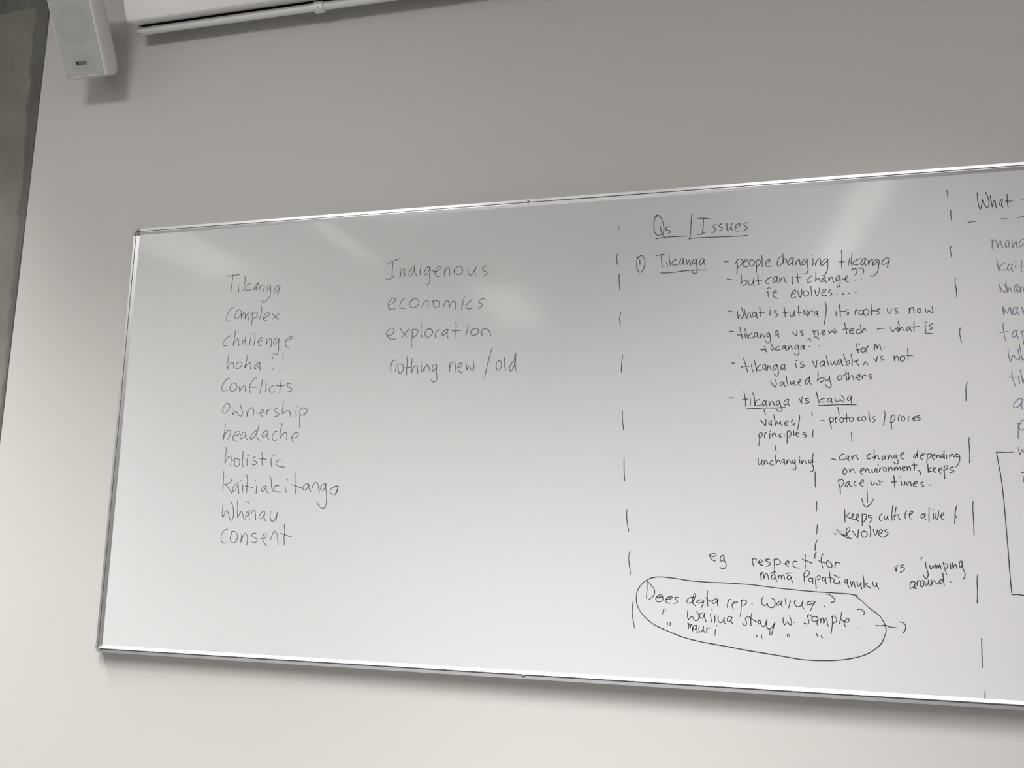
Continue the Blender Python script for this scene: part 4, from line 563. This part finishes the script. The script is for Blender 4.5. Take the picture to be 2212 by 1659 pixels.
def ribbon(P, w, y, rng):
    """flat pen stroke with round ends in the plane of the board"""
    V, F = [], []
    P = smooth_path(P)
    n_ = len(P); hw = w / 2
    ph = rng.uniform(0, 6); s = 0.0
    rows = []
    for i, p in enumerate(P):
        a = P[max(0, i - 1)]; b_ = P[min(n_ - 1, i + 1)]
        t = (b_ - a); t = t.normalized() if t.length > 1e-7 else Vector((1, 0))
        nn = Vector((-t.y, t.x))
        if i: s += (P[i] - P[i - 1]).length
        k = hw * (1 + 0.10 * math.sin(ph + s * 160) + 0.05 * math.sin(ph * 3 + s * 510))
        rows.append((p, t, nn, k))
    def add(p):
        V.append((p.x, y - 0.0000005 * len(V), p.y)); return len(V) - 1
    prev = None
    for p, t, nn, k in rows:
        cur = (add(p + nn * k), add(p - nn * k))
        if prev: F.append((prev[0], prev[1], cur[1], cur[0]))
        prev = cur
    for (p, t, nn, k), sg in ((rows[0], -1), (rows[-1], 1)):
        ids = [add(p + nn * (k * math.cos(a)) + t * (sg * k * math.sin(a))) for a in [math.pi * j / 6 for j in range(7)]]
        F.append(tuple(ids))
    return V, F
NAMES = {'~dash': 'dashed_line_stroke', '~tick': 'connector_stroke', '~underline': 'underline', '~smudge': 'ink_smudge', '~scribble': 'ink_scribble', '~speck': 'ink_speck',
         '~/': 'slash', '~^': 'caret', '~arrow': 'arrow', '~box': 'box_outline', '~t': 'handwritten_letter', '~-': 'dash_mark'}
rng = random.Random(7)
WORDCOL = {'g': 'thin grey', 'k': 'black', 'p': 'purple'}
k_ = 0
for line in INK.split('\n'):
    c, lab, st = line.split('|')
    V, F = [], []
    jit = (k_ % 7) * 0.000006; k_ += 1
    for si, q_ in enumerate(st.split(';')):
        a = list(map(int, q_.split()))
        P = [Vector((a[i] / 1e4, a[i + 1] / 1e4)) for i in range(0, len(a), 2)]
        v, f_ = ribbon(P, WID[c], DEPTH[c] - jit - si * 0.000004, rng)
        n0 = len(V); V += v; F += [tuple(i + n0 for i in q2) for q2 in f_]
    if lab.startswith('~'):
        nm = NAMES[lab]; lb = None
    elif lab in ('ditto mark', '^', '?', '!'):
        nm = {'ditto mark': 'ditto_mark', '^': 'caret', '?': 'question_mark', '!': 'exclamation_mark'}[lab]; lb = None
    elif lab == 'oval ring': nm = 'oval_outline'; lb = 'hand-drawn oval around the wairua questions'
    elif lab == 'down arrow': nm = 'arrow'; lb = 'small arrow pointing down'
    else:
        nm = 'handwritten_word'; lb = WORDCOL[c] + ' handwritten word "' + lab.replace('- ', '') + '"'
    o = link(nm, V, F, MATS[c], surf)
    me = o.data
    # all strokes face the room
    bm = bmesh.new(); bm.from_mesh(me)
    for fc in bm.faces:
        if fc.normal.y > 0: fc.normal_flip()
    bm.to_mesh(me); bm.free()
    if lb: o['label'] = lb

# ------------------------------------------------------------------ ceiling luminaires (the room's lamps and added unseen fill lamps)
m_house = mat('luminaire_housing', (0.75, 0.75, 0.74), 0.5)
def luminaire(x, y0, y1, w, power, col, label, glow, spread=124, col2=(1, 0.985, 0.93)):
    t = thing('ceiling_light', label, 'ceiling light', (x, (y0 + y1) / 2, RH), 'ceiling lights of the room')
    L = abs(y1 - y0)
    v, f_ = join(box(-w / 2 - 0.02, -w / 2, -L / 2, L / 2, -0.06, 0), box(w / 2, w / 2 + 0.02, -L / 2, L / 2, -0.06, 0), box(-w / 2 - 0.02, w / 2 + 0.02, -L / 2 - 0.02, -L / 2, -0.06, 0), box(-w / 2 - 0.02, w / 2 + 0.02, L / 2, L / 2 + 0.02, -0.06, 0))
    link('housing', v, f_, m_house, t)
    ld = bpy.data.lights.new('lamp', 'AREA'); ld.shape = 'RECTANGLE'; ld.size = w; ld.size_y = L
    ld.energy = power * 1.20; ld.color = col; ld.spread = math.radians(spread)
    lo = bpy.data.objects.new('lamp', ld); COL.objects.link(lo); lo.parent = t; lo.location = (0, 0, -0.05)
    me_ = bpy.data.materials.new('lit_louvre'); me_.use_nodes = True
    nb_ = me_.node_tree.nodes['Principled BSDF']; nb_.inputs['Base Color'].default_value = (0.7, 0.7, 0.7, 1)
    nb_.inputs['Emission Color'].default_value = (*col2, 1); nb_.inputs['Emission Strength'].default_value = glow
    v, f_ = box(-w / 2, w / 2, -L / 2, L / 2, -0.045, -0.03)
    link('diffuser', v, f_, me_, t)
    return t
cool = (1.0, 0.985, 0.985)
pink = (1.0, 0.95, 0.98)
CLOSE, DEEP = 'closest to the whiteboard', 'second from the whiteboard'
for x, y0, y1, w, pw, spr, G, col, lab in (
        (-0.92, -1.38, -0.48, 0.24, 34, 74, 1, cool, 'recessed ceiling light in the left row, ' + CLOSE),
        (0.30, -1.95, -1.05, 0.24, 36, 88, 1, cool, 'added wide fill lamp on the left, ' + CLOSE),
        (1.18, -1.68, -0.78, 0.24, 26, 66, 1, cool, 'recessed ceiling light in the middle row, ' + CLOSE),
        (2.05, -1.65, -0.75, 0.24, 32, 75, 1, pink, 'added fill lamp on the right, ' + CLOSE),
        (-0.10, -2.70, -1.70, 0.60, 28, 180, 1, cool, 'added wide fill lamp on the left, ' + DEEP),  # added to lift the upper left wall, widened for softer shadows
        (2.05, -2.70, -1.80, 0.24, 9, 180, 1, pink, 'added fill lamp on the right, ' + DEEP),  # unseen fill added for the upper wall, kept out of the board's reflection
        (2.90, -2.40, -1.50, 0.24, 6, 180, 1, pink, 'short added fill lamp on the far right'),  # extra unseen fill added for the wall on the right
        (4.40, -4.60, -1.60, 0.40, 14, 180, 1, pink, 'wide added side lamp along the right wall'),  # added side light for the speaker's right side, outside the board's reflection
        (-2.35, -2.60, -1.20, 0.40, 10, 180, 1, cool, 'wide added side lamp along the left wall'),  # added side light from the left, outside the board's reflection
        (-0.98, -4.00, -2.95, 0.14, 2, 96, 2.0, cool, 'narrow recessed ceiling light in the left row'),
        (2.74, -5.80, -2.85, 0.24, 5, 96, 2.6, pink, 'long recessed ceiling light in the right row'),
        (-2.35, -4.10, -2.90, 0.60, 3, 96, 1.6, cool, 'square recessed ceiling light by the left wall'),
        (-0.15, -6.40, -4.80, 0.50, 3, 96, 1.8, cool, 'wide recessed ceiling light near the rear wall')):
    luminaire(x, y0, y1, w, pw, col, lab, G, spr)
